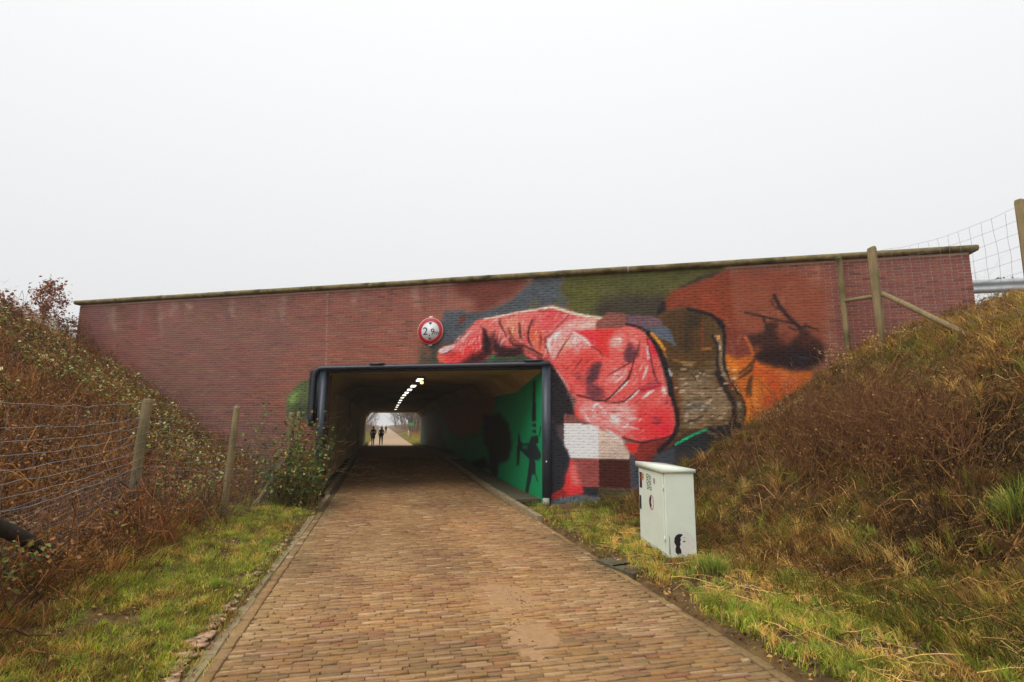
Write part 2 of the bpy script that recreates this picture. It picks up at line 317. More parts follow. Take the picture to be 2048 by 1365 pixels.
# grey blue, olive and dark grounds
Fi(zH('230,60 480,130 640,120 700,110 610,240 380,370 300,380 330,300 200,250 160,150'), (104, 52, 42), .8, 7, 6)
Fi(zH('85,420 90,380 130,355 240,365 265,390 370,372 480,335 600,270 640,205 700,170 740,115 940,112 935,230 975,290 960,340 700,400 330,440 230,520 160,565 95,565'), (84, 89, 94), 1, 2, 5)
Fi(zA('130,420 200,330 560,250 700,330 520,560 380,690 130,740 0,740 0,600 170,600'), (80, 86, 92), .9, 4, 3)
Fi(zA('-60,600 -20,760 0,1000 1760,1000 1500,640 900,640 400,680 120,720'), (62, 66, 58), 1, 8, 4)
Fi(z3('955,260 1000,255 1000,310 1090,330 1080,370 950,370'), (66, 72, 58), .85, 5, 4)
Fi(zA('380,690 900,640 1400,800 1430,1000 700,1000 860,850'), (66, 76, 58), 1, 3)
Fi(zA('870,840 960,880 880,960 740,1000 820,920'), (70, 104, 70), .9, 3)
Fi(zA('440,300 520,290 500,380 430,460 400,430 410,340'), (112, 54, 46), .8, 3, 3)
Fi(zH('940,105 2048,30 2090,60 2048,90 1830,180 1700,230 1660,320 1600,390 1420,420 1170,430 960,345 975,290 930,230'), (88, 88, 52), 1, 3, 4)
Fi(zH('960,130 1180,115 1160,330 1000,340 950,260'), (92, 92, 44), .55, 10, 6)
Fi(zH('1160,340 1230,280 1340,250 1480,240 1600,250 1680,250 1640,400 1420,430 1180,420'), (66, 60, 52), .9, 9, 5)
Fi(zH('700,320 760,280 770,300 740,345 700,360'), (104, 100, 52), .6, 4); Fi(zH('890,300 930,270 915,330 880,345'), (106, 104, 48), .6, 4)
Fi(zH('1590,400 1640,300 1665,290 1680,360 1640,390'), (36, 34, 34), .95, 3, 3); Fi(zH('1760,190 1900,125 2048,85 2040,105 1880,160 1760,200'), (44, 46, 46), .85, 2)
# the sleeve
Fi(zH('1665,300 1690,245 1760,205 1880,160 2048,100 2120,70 2160,500 2048,560 1960,520 1880,340 1760,340 1660,360'), (126, 66, 44), 1, 3)
Fi(z5('745,150 750,100 800,62 900,22 1060,-30 1200,-60 1500,-60 1700,60 1700,420 1640,560 1560,600 1230,880 1090,520 1080,260 1000,190 880,165 760,190'), (128, 67, 46), .72, 9)
Fi(zD('740,40 900,50 980,200 1000,330 880,240 700,160'), (160, 72, 46), .55, 10); Fi(zD('1030,440 1300,470 1400,820 1200,870 1040,800'), (116, 58, 46), .75, 8)
for i in range(26):
    x = 1440 + rng.uniform(0, 130); y = 570 + rng.uniform(0, 120); Li([(x, y), (x + rng.uniform(-4, 10), y + rng.uniform(10, 34))], rng.uniform(3, 8), (158, 124, 98) if i % 2 else (148, 74, 48), .28, 4)
# orange lining
Fi(zG('150,710 270,770 400,740 480,800 640,840 860,900 1000,880 1000,1060 700,1300 420,1420 340,1400 345,1280 300,1120 200,950 150,820'), (172, 98, 40), 1, 3)
Fi(zG('480,880 600,890 700,1000 720,1160 640,1160 560,1000'), (176, 74, 36), .8, 7); Fi(zG('640,900 880,930 860,1080 720,1160 660,1000'), (186, 98, 58), .7, 9)
Fi(zG('280,1080 340,1150 400,1300 390,1420 340,1420 340,1270'), (244, 126, 28), .95, 3); Fi(zG('420,1000 470,1100 500,1250 450,1330 400,1200'), (196, 130, 56), .7, 7)
Fi(zG('150,760 260,800 300,900 260,960 190,900'), (206, 132, 44), .7, 6); Fi(zG('500,1120 620,1140 640,1230 520,1220'), (168, 62, 32), .6, 7)
# dark plant shapes
Fi(zG('330,540 420,530 530,510 540,430 560,410 640,400 680,440 640,490 700,590 760,640 830,560 880,480 920,460 1000,540 1060,570 1120,650 1120,780 1040,830 960,880 820,870 640,850 480,800 420,740 440,690 380,620'), (58, 36, 32), .92, 5, 3)
Fi(zG('420,740 500,680 640,650 900,640 1100,700 1110,790 1030,840 820,860 560,820'), (44, 27, 28), .85, 8); Fi(zG('840,720 960,700 1000,800 900,870 800,850'), (36, 38, 50), .7, 12)
Fi(zG('640,620 700,480 780,560 760,640'), (96, 54, 40), .6, 8); Fi(zG('880,540 1000,560 1010,660 900,660'), (92, 50, 38), .55, 10); Fi(zG('430,640 520,640 480,700 420,740'), (156, 96, 46), .6, 5)
Li(zG('340,318 480,350 620,380 740,410 860,440'), 4, (48, 36, 36), .95, 1.5); Li(zG('625,155 680,260 770,370 880,470'), 8, (42, 34, 36), .95, 1.5)
Li(zG('595,190 620,260 690,300'), 3, (50, 36, 34), .9, 1.5); Li(zG('640,70 640,110'), 2.5, (58, 42, 38), .8, 1); Li(zG('520,370 545,430 555,480'), 5, (46, 34, 34), .9, 1.5)
Li(zG('880,470 940,450 1055,490'), 4, (50, 34, 32), .95, 1.5); Li(zG('920,430 970,470'), 3, (50, 34, 32), .9, 1); Li(zG('770,460 830,490 900,480'), 4, (52, 36, 34), .8, 2)
Li(zG('440,760 400,880 330,930 260,975'), 8, (84, 54, 34), .9, 2, True); Li(zG('440,780 350,870 290,910'), 6, (92, 60, 36), .9, 2); Li(zG('430,900 390,980 370,1080 355,1150'), 9, (88, 58, 32), .9, 2, True); Li(zG('400,980 400,1130'), 5, (88, 58, 32), .85, 2)
Li(zG('450,800 465,900 430,920'), 5, (226, 88, 34), .9, 2); Li(zG('345,560 400,660 420,730'), 6, (190, 106, 52), .8, 3)
# the brown cuff
Fi(zD('-200,380 90,290 190,240 330,200 500,180 700,230 850,270 950,340 1010,440 1030,560 1015,800 1020,930 1060,1060 1150,1180 1230,1340 1280,1480 1290,1640 1260,1760 1200,1830 1040,1840 700,1900 460,2000 220,2080 240,1800 300,1500 310,1240 200,880 60,600 -120,480'), (86, 66, 40), 1, 1)
Fi(zD('140,290 460,220 720,250 720,700 560,760 250,720 120,560'), (82, 58, 34), .8, 10)
for i in range(30):
    x = rng.uniform(1330, 1405); y = rng.uniform(630, 700); Li([(x, y), (x, y + rng.uniform(20, 60))], rng.uniform(2, 5), [(104, 62, 34), (62, 56, 36), (96, 74, 42)][i % 3], .4, 3)
Fi(zD('470,250 720,240 730,330 700,450 540,480 540,780 480,800 470,500'), (50, 46, 36), .65, 6)
Li(zD('715,150 715,700'), 2, (158, 66, 40), .8, 1); Li(zD('720,740 830,735'), 4, (178, 120, 56), .8, 2); Li(zD('330,890 450,920 570,940'), 4, (170, 124, 60), .6, 3)
Fi(zE('60,120 400,130 620,60 760,60 780,200 900,380 1050,520 1070,720 1040,840 800,860 450,960 200,960 180,700 140,300'), (138, 118, 96), .78, 9)
for i in range(110):
    x = rng.uniform(1352, 1462); y = rng.uniform(722, 862); c = [(172, 154, 132), (104, 84, 58), (150, 132, 110), (78, 66, 48)][i % 4]
    Li([(x, y), (x + rng.uniform(8, 30), y + rng.uniform(-2, 2))], rng.uniform(2, 6), c, rng.uniform(.25, .6), 3)
Fi(zE('230,640 400,590 520,580 640,620 660,670 400,690 240,690'), (78, 84, 80), .65, 4); Li(zE('290,890 420,860 560,790'), 4, (54, 48, 44), .75, 2)
Fi(zE('440,960 900,900 1000,860 800,960 620,1010 500,1040'), (132, 86, 54), .6, 5)
Fi(zE('160,1080 200,1120 200,1170 140,1170'), (200, 150, 70), .6, 4)
Fi(zE('50,100 110,140 170,500 180,900 130,940 130,560 60,320'), (118, 66, 38), .85, 4)
# piping of the cuff
Li(zD('520,190 700,235 840,275 940,360 1000,460 1020,560 1010,760 1000,900 1030,1030 1130,1200 1210,1340'), 7, (34, 30, 32), .95, 2)
Li(zD('940,360 990,430'), 12, (30, 28, 32), .9, 2); Li(zD('870,570 930,680 945,800 925,930 950,1060 1050,1240'), 9, (36, 30, 30), .85, 2)
Li(zD('900,560 960,640 970,760 960,920 990,1040 1050,1150'), 7, (140, 122, 96), .85, 2.5); Li(zD('940,560 930,620'), 5, (214, 150, 90), .8, 2); Li(zD('950,700 955,740'), 4, (206, 190, 160), .8, 2)
Li(zE('800,60 900,260 1000,420 1090,560 1100,760 1080,860'), 10, (42, 34, 32), .9, 2); Li(zE('1150,560 1200,640 1200,760 1180,860'), 8, (96, 86, 72), .8, 3); Li(zE('1180,580 1190,640'), 7, (150, 138, 120), .7, 3)
Li(zE('1000,60 1090,250 1210,420 1270,560 1290,700 1260,860 1180,960'), 5, (38, 30, 28), .9, 1.5); Li(zE('1000,60 1060,190 1150,320 1210,420'), 2, (216, 168, 92), .9, 1)
Fi(zE('1030,100 1090,240 1130,330 1040,350 940,200'), (118, 56, 36), .7, 4)
# dark ground below the cuff with the green edge
Fi(zE('-20,1400 100,1260 300,1160 620,1010 760,950 900,930 1060,880 1250,930 1250,1400'), (40, 40, 40), 1, 4)
Fi(z5('560,1060 700,1030 800,940 990,890 1000,1000 800,1200 590,1280'), (48, 49, 52), .9, 6)
Li(zE('100,1270 230,1200 400,1110 520,1060 620,1020'), 4.5, (44, 168, 112), .95, 1.2); Li(zE('220,1200 300,1160'), 4.5, (30, 190, 118), .9, 1.2); Li(zE('640,1060 740,1100 800,1150'), 6, (118, 102, 82), .7, 3)
# black ground beside the portal
Fi(z1('1100,730 1108,728 1130,770 1142,800 1152,830 1148,860 1130,848 1128,1015 1100,1018'), (38, 36, 40), 1, 1)
Fi(z6('90,-100 130,0 160,80 290,60 290,420 200,300 100,300'), (96, 78, 82), .7, 2)
# blocks of flat colour
Fi(zC('60,490 200,500 420,610 420,635 60,635'), (122, 80, 74), 1); Fi(z5('140,800 205,800 205,858 140,858'), (122, 80, 74), .6)
Fi(zC('60,632 560,640 557,1132 140,1122 60,960'), (222, 212, 214), 1); Fi(zC('70,660 190,660 180,1000 70,930'), (196, 206, 214), .5, 5)
for i in range(16):
    x = rng.uniform(1140, 1192); y = rng.uniform(852, 905); Li([(x, y), (x + rng.uniform(6, 16), y + rng.uniform(-1, 1))], rng.uniform(2, 4), (226, 200, 206), .5, 2)
Fi(zC('557,690 700,770 830,820 900,900 960,960 1000,1040 1000,1140 557,1132'), (186, 168, 156), 1)
Fi(zC('140,1126 557,1132 557,1560 200,1545 180,1300'), (142, 78, 74), 1); Fi(z5('350,1062 535,1066 540,1240 350,1234'), (72, 36, 26), 1)
Fi(z5('533,1030 560,1050 640,1090 700,1040 800,1000 800,1200 540,1242'), (68, 72, 80), 1, 1); Fi(z5('250,1228 350,1232 350,1292 230,1270'), (48, 48, 52), 1)
Fi(z5('350,1236 640,1250 640,1330 350,1330'), (74, 68, 44), 1, 1); Fi(z5('60,1300 200,1280 350,1286 350,1360 60,1360'), (84, 90, 98), 1, 1)
Fi(z6('90,50 150,70 180,150 195,250 290,380 350,480 385,580 375,700 340,800 310,930 300,1060 230,1120 90,1200'), (40, 44, 50), 1, 1)
# little red finger at the bottom
Fi(z6('385,580 430,640 455,760 500,850 530,950 550,1010 600,1105 480,1130 300,1165 90,1200 100,1130 250,1060 310,960 330,820 370,700'), (196, 62, 62), 1, 1)
Fi(z6('90,1130 260,1060 330,1080 330,1160 90,1200'), (100, 34, 34), .85, 6); Fi(z6('395,640 440,680 480,850 530,960 480,1010 400,960 380,800'), (226, 140, 130), .85, 6)
Fi(z6('330,800 380,760 390,980 340,1040 300,1000'), (214, 60, 62), .8, 7); Fi(z6('380,1040 540,1010 600,1105 430,1125'), (176, 40, 58), .6, 6)
# the hand
RED = (208, 96, 92)
hand = zA('105,880 115,800 190,750 370,705 440,640 540,520 640,400 690,360 780,350 1000,310 1300,250 1560,215 1760,170') + zB('180,100 480,190 740,240 880,262 805,320 805,415 1120,410 1200,380 1290,365 1400,410 1500,480 1590,560 1680,680 1720,830 1790,1150 1830,1330') + zC('1560,160 1640,330 1690,480 1690,640 1640,790 1560,860 1180,900 1000,860 880,840 780,760 620,690 400,610 250,550 215,480 230,380 240,280 150,190 60,60') + zB('420,1280 300,1080 190,950 150,900 60,880') + zA('1560,960 1420,900 1330,830 1200,870 1000,875 920,840 880,840 820,920 700,990 400,1000 180,990 120,950')
Fi(hand, RED, 1, 1)
# finger
Fi(zA('690,370 780,360 1300,255 1760,175 1990,290 1990,420 1800,560 1680,680 1600,900 1330,800 1180,870 960,860 860,700 760,440'), (206, 118, 112), .8, 6)
Fi(zA('380,700 520,540 640,430 720,470 640,620 540,740 360,830'), (222, 142, 138), .8, 7); Fi(zA('540,640 700,520 780,640 780,780 640,900 400,960 160,940 130,880 420,820'), (206, 56, 58), .8, 9)
Fi(zA('120,800 190,755 370,710 330,780 240,830 150,855'), (226, 190, 190), 1, 1); Li(zA('115,830 150,860 240,835 320,790'), 1.6, (50, 30, 34), .9, 1)
Fi(zA('110,870 200,860 190,960 140,950'), (208, 120, 80), .7, 4); Fi(zA('560,880 780,800 860,840 800,930 680,990 480,990'), (74, 36, 38), .85, 9)
Fi(zA('740,450 800,520 850,640 870,760 900,830 830,860 770,800 760,640 780,560'), (52, 32, 34), .9, 4); Fi(zA('960,860 900,780 880,620 880,520 960,560 1060,720 1160,780 1320,740 1330,830 1200,870'), (92, 40, 44), .9, 8)
Fi(zA('960,780 1100,800 1300,750 1330,830 1200,868 980,868'), (42, 28, 32), .85, 6); Fi(zA('900,500 960,560 1020,700 940,740 900,640'), (86, 56, 48), .6, 6)
for p, w, c in (('1010,370 1000,420 1060,520 1100,600', 3, (92, 50, 50)), ('1120,480 1180,600', 6, (120, 76, 58)), ('1280,420 1290,520 1310,640', 6, (72, 50, 46)), ('1470,360 1410,520 1410,650 1480,760', 4, (70, 36, 40)),
                ('1140,640 1200,720 1330,740', 5, (66, 32, 36)), ('1580,560 1590,700 1580,780', 4, (118, 50, 46)), ('1640,640 1660,760', 3, (96, 44, 44)), ('1330,720 1480,790 1600,860', 4, (80, 40, 38)),
                ('1990,300 1880,420 1760,540 1640,640', 4, (128, 52, 56)), ('1120,330 1220,320', 3, (150, 96, 104)), ('1560,230 1720,240 1900,260', 4, (150, 50, 62))):
    Li(zA(p), w, c, .85, 2)
Fi(zA('1040,380 1280,330 1300,560 1180,640 1080,540'), (206, 140, 104), .6, 9); Fi(zA('1420,500 1560,470 1620,640 1600,800 1500,760 1440,680'), (202, 96, 60), .75, 8); Fi(zA('1620,300 1760,230 1880,290 1780,460 1660,520 1580,420'), (206, 72, 78), .75, 9)
for i in range(34):
    x = rng.uniform(985, 1092); y = rng.uniform(628, 690); Li([(x, y), (x + rng.uniform(-6, 2), y + rng.uniform(8, 24))], rng.uniform(1.5, 4), [(226, 160, 152), (190, 70, 66), (214, 130, 96), (160, 60, 62)][i % 4], .5, 2)
for i in range(16):
    x = rng.uniform(912, 962); y = rng.uniform(672, 700); Li([(x, y), (x - rng.uniform(0, 4), y + rng.uniform(5, 14))], rng.uniform(1.2, 3), (228, 170, 166), .6, 1.5)
Fi(zA('1340,800 1500,880 1560,950 1750,970 1600,880 1440,790'), (60, 34, 36), .6, 4); Fi(zA('1330,970 1400,920 1420,960 1380,975'), (200, 110, 100), .8, 2); Fi(zA('1400,950 1700,965 1740,985 1400,985'), (30, 32, 38), .95, 1)
# palm: pale pinks near the bend
Fi(zB('100,620 200,470 340,320 620,260 800,260 805,415 470,440 640,520 740,660 640,720 400,680 200,880 150,860'), (224, 164, 160), .85, 7)
Fi(zB('180,160 460,200 500,260 320,330 220,320 100,420 20,600 0,300'), (206, 92, 96), .6, 10); Fi(zB('640,280 880,262 800,320 800,415 480,440'), (214, 192, 178), .7, 5)
Li(zA('780,348 1000,308 1300,245 1560,208 1700,178'), 3, (226, 208, 190), .95, 1.2); Li(zB('20,130 180,105 330,150 520,205 700,240 880,262'), 5, (216, 204, 180), .95, 1.2); Li(zB('40,160 180,140 330,190 500,240'), 3, (160, 80, 86), .6, 2)
Li(zB('460,500 380,600 300,720 220,880'), 3, (164, 84, 84), .85, 1.5); Fi(zB('330,640 420,560 440,640 360,760 290,780'), (212, 170, 140), .7, 5)
for i in range(30):
    x = rng.uniform(1094, 1165); y = rng.uniform(652, 705); Li([(x, y), (x - rng.uniform(4, 10), y + rng.uniform(6, 16))], rng.uniform(1.5, 3.5), [(232, 190, 186), (196, 110, 112), (224, 150, 150)][i % 3], .55, 1.6)
# red block across
Fi(zB('460,440 810,430 1080,415 1010,560 1000,850 900,810 870,740 740,650 660,540'), (216, 66, 74), 1, 1); Fi(zB('810,428 1080,415 1010,560 1000,850 900,810 812,690'), (206, 60, 56), .9, 1)
Fi(zB('805,330 890,262 960,175 1140,185 1245,212 1245,370 1130,410 805,415'), (130, 84, 76), 1, 1); Fi(zB('1245,212 1600,240 1720,270 1790,385 1480,395 1390,380 1245,362'), (108, 86, 94), 1, 1)
Fi(zB('1450,395 1790,382 1860,410 1970,690 1850,600 1700,540 1590,480 1500,420'), (88, 96, 108), 1, 1)
# ball of the hand
Fi(zB('220,900 420,720 640,720 860,820 1000,860 960,1000 900,1200 640,1300 440,1260 300,1080'), (216, 92, 86), .8, 8); Fi(zB('520,760 740,700 880,860 860,1060 640,1100 560,960'), (206, 78, 70), .7, 9)
Fi(zB('720,960 860,900 880,940 820,1120 740,1220 660,1200'), (92, 62, 70), .8, 5); Fi(zB('420,1060 560,1050 720,1120 700,1190 480,1120'), (130, 70, 76), .65, 6); Fi(zC('380,60 560,90 680,260 560,300 460,290 380,220'), (112, 70, 78), .75, 7)
Fi(zC('540,130 660,130 640,170 560,170'), (70, 50, 60), .6, 4); Li(zB('600,860 540,930 500,1000'), 4, (150, 60, 60), .7, 3)
Fi(zB('500,700 560,690 540,760 490,780'), (224, 200, 212), .7, 4); Li(zB('740,670 860,740 900,810'), 2.5, (96, 40, 44), .85, 1.2); Li(zB('480,470 600,540 720,650'), 4, (226, 190, 186), .8, 2)
# knuckle on the right
Fi(zB('1000,600 1080,460 1300,370 1500,500 1540,700 1500,900 1400,1200 1100,1360 900,1360 960,1100 1000,860'), (222, 104, 96), .75, 7)
Fi(zB('1010,560 1190,530 1200,640 1120,700 1010,680'), (228, 164, 158), .8, 6); Fi(zB('1210,720 1300,600 1320,640 1400,700 1420,780 1330,860 1230,920 1200,880 1260,780'), (104, 66, 74), .8, 6)
Fi(zB('1560,560 1660,600 1710,800 1640,840 1560,760'), (232, 50, 66), .85, 5); Fi(zB('1380,700 1430,560 1440,700 1400,800'), (124, 78, 84), .6, 4)
Li(zB('1330,880 1200,960 1020,1060 960,1100'), 3, (96, 40, 46), .85, 1.4); Li(zB('1370,780 1330,960 1280,1130 1160,1260 1040,1360'), 3.5, (86, 38, 44), .85, 1.5); Li(zB('1540,560 1560,700 1600,880 1630,1060 1700,1200'), 4, (130, 50, 58), .8, 2)
Li(zB('1540,680 1560,840'), 4, (230, 190, 198), .85, 1.6); Li(zB('1480,1140 1530,1000 1540,960'), 4, (228, 196, 190), .8, 1.6); Li(zB('1260,1180 1160,1280 1040,1360'), 3.5, (232, 200, 198), .85, 1.4)
Fi(zB('940,1120 1100,1020 1220,1000 1200,1120 1080,1180'), (226, 150, 148), .75, 6); Li(zB('1090,1180 1200,1090'), 4, (236, 196, 200), .7, 2); Fi(zB('1480,1240 1620,1140 1720,1200 1700,1260 1400,1320'), (140, 66, 76), .75, 5); Li(zB('1430,1290 1600,1270 1740,1230'), 5, (168, 24, 58), .7, 2)
for i in range(30):
    x = rng.uniform(1225, 1310); y = rng.uniform(700, 760); Li([(x, y), (x - rng.uniform(3, 9), y + rng.uniform(10, 26))], rng.uniform(1.5, 4), [(230, 140, 134), (190, 66, 66), (214, 84, 84), (236, 170, 166)][i % 4], .45, 2)
# heel of the hand
Li(zC('240,220 420,260 520,300 640,300 740,240 860,120'), 3.5, (90, 42, 46), .9, 1.6); Li(zC('640,310 800,330 930,310 1040,220 1120,150'), 3.5, (84, 40, 46), .85, 1.5); Li(zC('940,315 1040,240 1120,160'), 4, (238, 214, 208), .9, 1.2); Li(zC('740,250 860,130 980,20'), 4, (226, 170, 168), .8, 1.6); Li(zC('1200,260 1280,190 1340,160'), 5, (240, 220, 214), .9, 1.4)
Fi(zC('1420,160 1500,100 1560,160 1520,230 1460,200'), (222, 208, 204), .85, 3)
Fi(zC('250,300 480,310 700,330 940,330 1100,380 1100,560 960,740 860,810 620,680 400,600 250,480'), (226, 152, 148), .85, 8); Fi(zC('700,480 860,520 900,640 760,640 720,560'), (240, 216, 214), .85, 6); Li(zC('470,440 500,360 540,350 600,420 650,470'), 4, (240, 216, 216), .85, 1.8)
Fi(zC('960,520 1100,480 1100,580 1000,580'), (236, 180, 178), .7, 6); Fi(zC('1100,460 1300,340 1560,380 1620,560 1600,760 1400,860 1180,880 1060,760 1080,600'), (216, 62, 64), .9, 8); Fi(zC('1360,660 1600,620 1640,720 1560,820 1400,800'), (232, 40, 58), .8, 7)
Fi(zC('1180,300 1420,180 1560,260 1560,400 1300,420 1160,420'), (220, 96, 90), .8, 8); Fi(zC('1500,290 1560,270 1550,340 1490,420'), (110, 62, 74), .7, 4); Li(zC('1340,550 1410,550'), 5, (104, 50, 66), .8, 2); Li(zC('1340,620 1430,622'), 5, (96, 46, 62), .8, 2)
Fi(zC('215,380 260,380 260,520 300,560 230,520'), (222, 48, 48), .85, 4); Fi(zC('620,690 860,820 940,900 900,920 830,830 700,770'), (236, 196, 192), .8, 3)
Li(zC('900,830 1060,880 1180,900 1340,870 1500,840 1600,800'), 4, (84, 34, 40), .85, 2)
Fi(zC('930,930 1150,910 1100,1040 1040,1060'), (214, 50, 50), 1, 2); Fi(zC('1150,905 1560,850 1660,800 1600,930 1480,1000 1380,1060 1330,1150 1230,1190 1110,1180 1050,1060 1110,1030'), (124, 52, 44), 1, 2); Fi(zC('1360,920 1560,860 1500,980 1400,1020'), (76, 34, 34), .6, 6)
for i in range(36):
    x = rng.uniform(1160, 1290); y = rng.uniform(808, 868); Li([(x, y), (x + rng.uniform(8, 22), y + rng.uniform(-1, 9))], rng.uniform(1.5, 3.5), [(236, 176, 172), (206, 96, 92), (228, 130, 126), (240, 200, 198)][i % 4], .45, 2)
# dark outline and yellow edge right of the hand
Li(zB('1240,350 1400,385 1500,430 1570,490') , 5, (36, 30, 34), .95, 1.5); Li(zB('1560,480 1640,580 1720,740 1780,900 1830,1060 1870,1200 1885,1360'), 12, (34, 32, 36), 1, 2); Li(zC('1560,0 1600,180 1640,330 1680,480 1690,640 1650,780 1560,900 1420,1030'), 9, (36, 32, 34), .95, 2.5)
Li(zB('1600,480 1690,580 1790,720'), 6, (206, 140, 54), .95, 1.4); Li(zB('1770,720 1810,830'), 3, (176, 120, 54), .9, 1.4); Li(zB('1855,1000 1890,1090'), 4, (190, 196, 196), .8, 1.4)
# brush strokes that follow the roundness of the hand
HP = np.array(hand); HQ = np.roll(HP, -1, 0)
def inside(x, y):
    r_ = False
    for (x1, y1), (x2, y2) in zip(HP, HQ):
        if (y1 > y) != (y2 > y) and x < (x2 - x1) * (y - y1) / (y2 - y1) + x1: r_ = not r_
    return r_
for i in range(1500):
    x = rng.uniform(880, 1345); y = rng.uniform(615, 885)
    if not inside(x, y) or (1195 < x < 1222 and 660 < y < 712) or (1145 < x < 1195 and 661 < y < 685): continue
    if x < 1075: a = math.radians(100 + 40 * (x < 985)) if x > 960 else math.radians(140)
    else: a = math.atan2(y - 770, x - 1235) + math.pi / 2
    if cv.rgb[int(y - cv.y0), int(x - cv.x0)].mean() < 105: continue
    a += rng.normal(0, .35); ln = rng.uniform(6, 24); dx, dy = math.cos(a) * ln / 2, math.sin(a) * ln / 2
    lit = rng.random() + .35 * math.sin(x * .045 + y * .03) + .3 * ((y < 700) - (y > 735) * .4)
    c = (240, 200, 196) if lit > 1.05 else (228, 150, 146) if lit > .75 else (206, 84, 82) if lit > .42 else (186, 54, 58) if lit > .2 else (120, 52, 58)
    Li([(x - dx, y - dy), (x + dx, y + dy)], rng.uniform(1.6, 4.2), c, rng.uniform(.18, .45), 1.6, True)
for pts, c, al, sf in (('890,520 930,640 960,720 1060,770 1180,790 1320,745 1335,830 1200,872 960,868 900,790 870,690', (46, 24, 28), .75, 4), ('735,440 800,520 850,640 880,770 890,830 820,880 760,800 770,660 770,560', (44, 24, 28), .8, 3), ('380,980 560,900 760,810 850,850 800,920 690,995 400,1000', (58, 26, 30), .75, 4), ('1130,600 1200,700 1320,740 1330,700 1240,660 1180,560', (96, 46, 44), .6, 3)):
    Fi(zA(pts), c, al, sf)
Fi(zB('730,960 860,900 885,940 820,1110 730,1230 660,1200'), (84, 52, 60), .7, 3); Fi(zB('1210,740 1290,610 1330,640 1290,760 1400,720 1410,800 1290,900 1205,905'), (88, 52, 60), .7, 3); Fi(zC('370,70 460,40 560,90 640,180 670,270 560,298 450,285 380,200'), (104, 56, 64), .6, 4)
# crisp folds, creases and highlights last
for fn, pts, w, c in ((zA, '720,440 780,520 830,620 850,700 880,760', 4, (40, 24, 28)), (zA, '1010,330 1000,400 1040,470 1080,560 1120,640', 2.2, (70, 34, 38)), (zA, '1470,370 1420,500 1405,600 1440,700 1500,770', 3, (52, 26, 32)), (zA, '1290,420 1290,540 1310,640', 3.5, (56, 38, 36)), (zA, '1180,600 1140,520 1110,470', 2.5, (90, 50, 46)),
        (zA, '1590,540 1600,660 1580,760', 2.4, (84, 36, 36)), (zA, '1650,600 1680,720 1650,780', 2, (80, 34, 38)), (zA, '940,860 1000,872 1200,868 1330,830', 4, (26, 20, 24)), (zA, '1340,740 1500,800 1600,880', 2.6, (60, 30, 30)), (zA, '1760,540 1690,640 1680,760 1720,900 1760,980', 2.2, (120, 54, 58)),
        (zB, '460,490 360,620 260,780 200,900', 2.4, (112, 48, 52)), (zB, '1380,760 1330,950 1260,1130 1120,1290 1020,1365', 2.8, (60, 26, 32)), (zB, '1330,880 1180,970 1000,1070', 2.2, (66, 28, 34)), (zB, '1545,560 1570,740 1610,920 1650,1080 1720,1210', 2.8, (86, 32, 40)), (zB, '1440,560 1420,700 1390,800', 2.4, (84, 50, 56)), (zB, '600,860 520,960', 2.4, (96, 40, 42)),
        (zB, '740,670 850,730 900,810', 2.2, (70, 28, 34)), (zC, '130,150 240,230 420,265 520,300 650,298 740,240 870,110 1000,-20', 2.8, (58, 28, 34)), (zC, '640,320 800,332 930,312 1050,215 1150,110', 2.6, (58, 28, 34)), (zC, '900,830 1060,885 1190,905 1350,872 1560,830', 2.8, (56, 24, 30)), (zC, '540,440 545,500', 2, (120, 46, 50)), (zC, '1040,790 1090,800', 2, (90, 60, 70)), (zB, '300,330 250,380 180,480', 2, (150, 70, 74)), (zB, '340,600 420,500 470,470', 1.8, (150, 90, 88))):
    Li(fn(pts), w, c, .9, 1.2, True)
for fn, pts, w, c in ((zA, '430,690 520,590 600,500', 3, (238, 190, 184)), (zA, '600,640 545,740', 2.4, (240, 196, 190)), (zA, '660,600 590,720', 2, (236, 180, 176)), (zA, '880,400 960,360', 2.5, (236, 196, 190)), (zA, '1200,440 1180,560', 2.6, (238, 190, 170)), (zA, '1540,500 1500,600', 2.4, (240, 180, 160)), (zA, '1340,340 1330,440', 2, (238, 200, 196)), (zA, '1700,600 1690,720 1740,860', 4, (238, 204, 204)), (zA, '1840,520 1780,640', 5, (240, 212, 210)),
        (zB, '210,480 130,600 150,760', 4, (240, 214, 212)), (zB, '330,400 250,500 200,640', 3, (242, 216, 214)), (zB, '520,500 480,640', 4, (240, 206, 206)), (zB, '640,540 730,660', 3, (240, 204, 200)), (zB, '560,560 500,640', 3, (236, 196, 196)), (zB, '200,960 300,1100 420,1290', 2.4, (240, 190, 186)), (zB, '1545,690 1565,850', 3, (246, 216, 220)), (zB, '1535,990 1490,1130', 3, (244, 212, 208)), (zB, '1250,1190 1140,1300', 3, (246, 220, 216)), (zB, '1110,1170 1200,1080', 3, (244, 204, 206)), (zB, '1060,1080 1160,1030', 4, (240, 184, 180)), (zB, '1040,560 1150,560 1160,640', 5, (240, 186, 180)), (zB, '1410,1080 1460,960 1500,880', 3, (236, 160, 154)),
        (zC, '950,318 1050,235 1125,150', 3, (248, 228, 222)), (zC, '1200,262 1285,190 1340,162', 3.4, (248, 232, 226)), (zC, '470,430 495,365 540,345 590,400 640,460', 3, (248, 228, 226)), (zC, '740,520 860,620', 6, (246, 224, 222)), (zC, '980,560 1120,560', 4, (244, 200, 198)), (zC, '350,480 440,620', 4, (240, 190, 186)), (zC, '600,680 760,770 900,880', 3, (246, 214, 210)), (zC, '1470,110 1520,210', 4, (236, 224, 220)), (zC, '800,440 1000,400', 3, (240, 190, 188)), (zC, '1000,620 900,700', 4, (242, 200, 198))):
    Li(fn(pts), w, c, .85, 1.4, True)
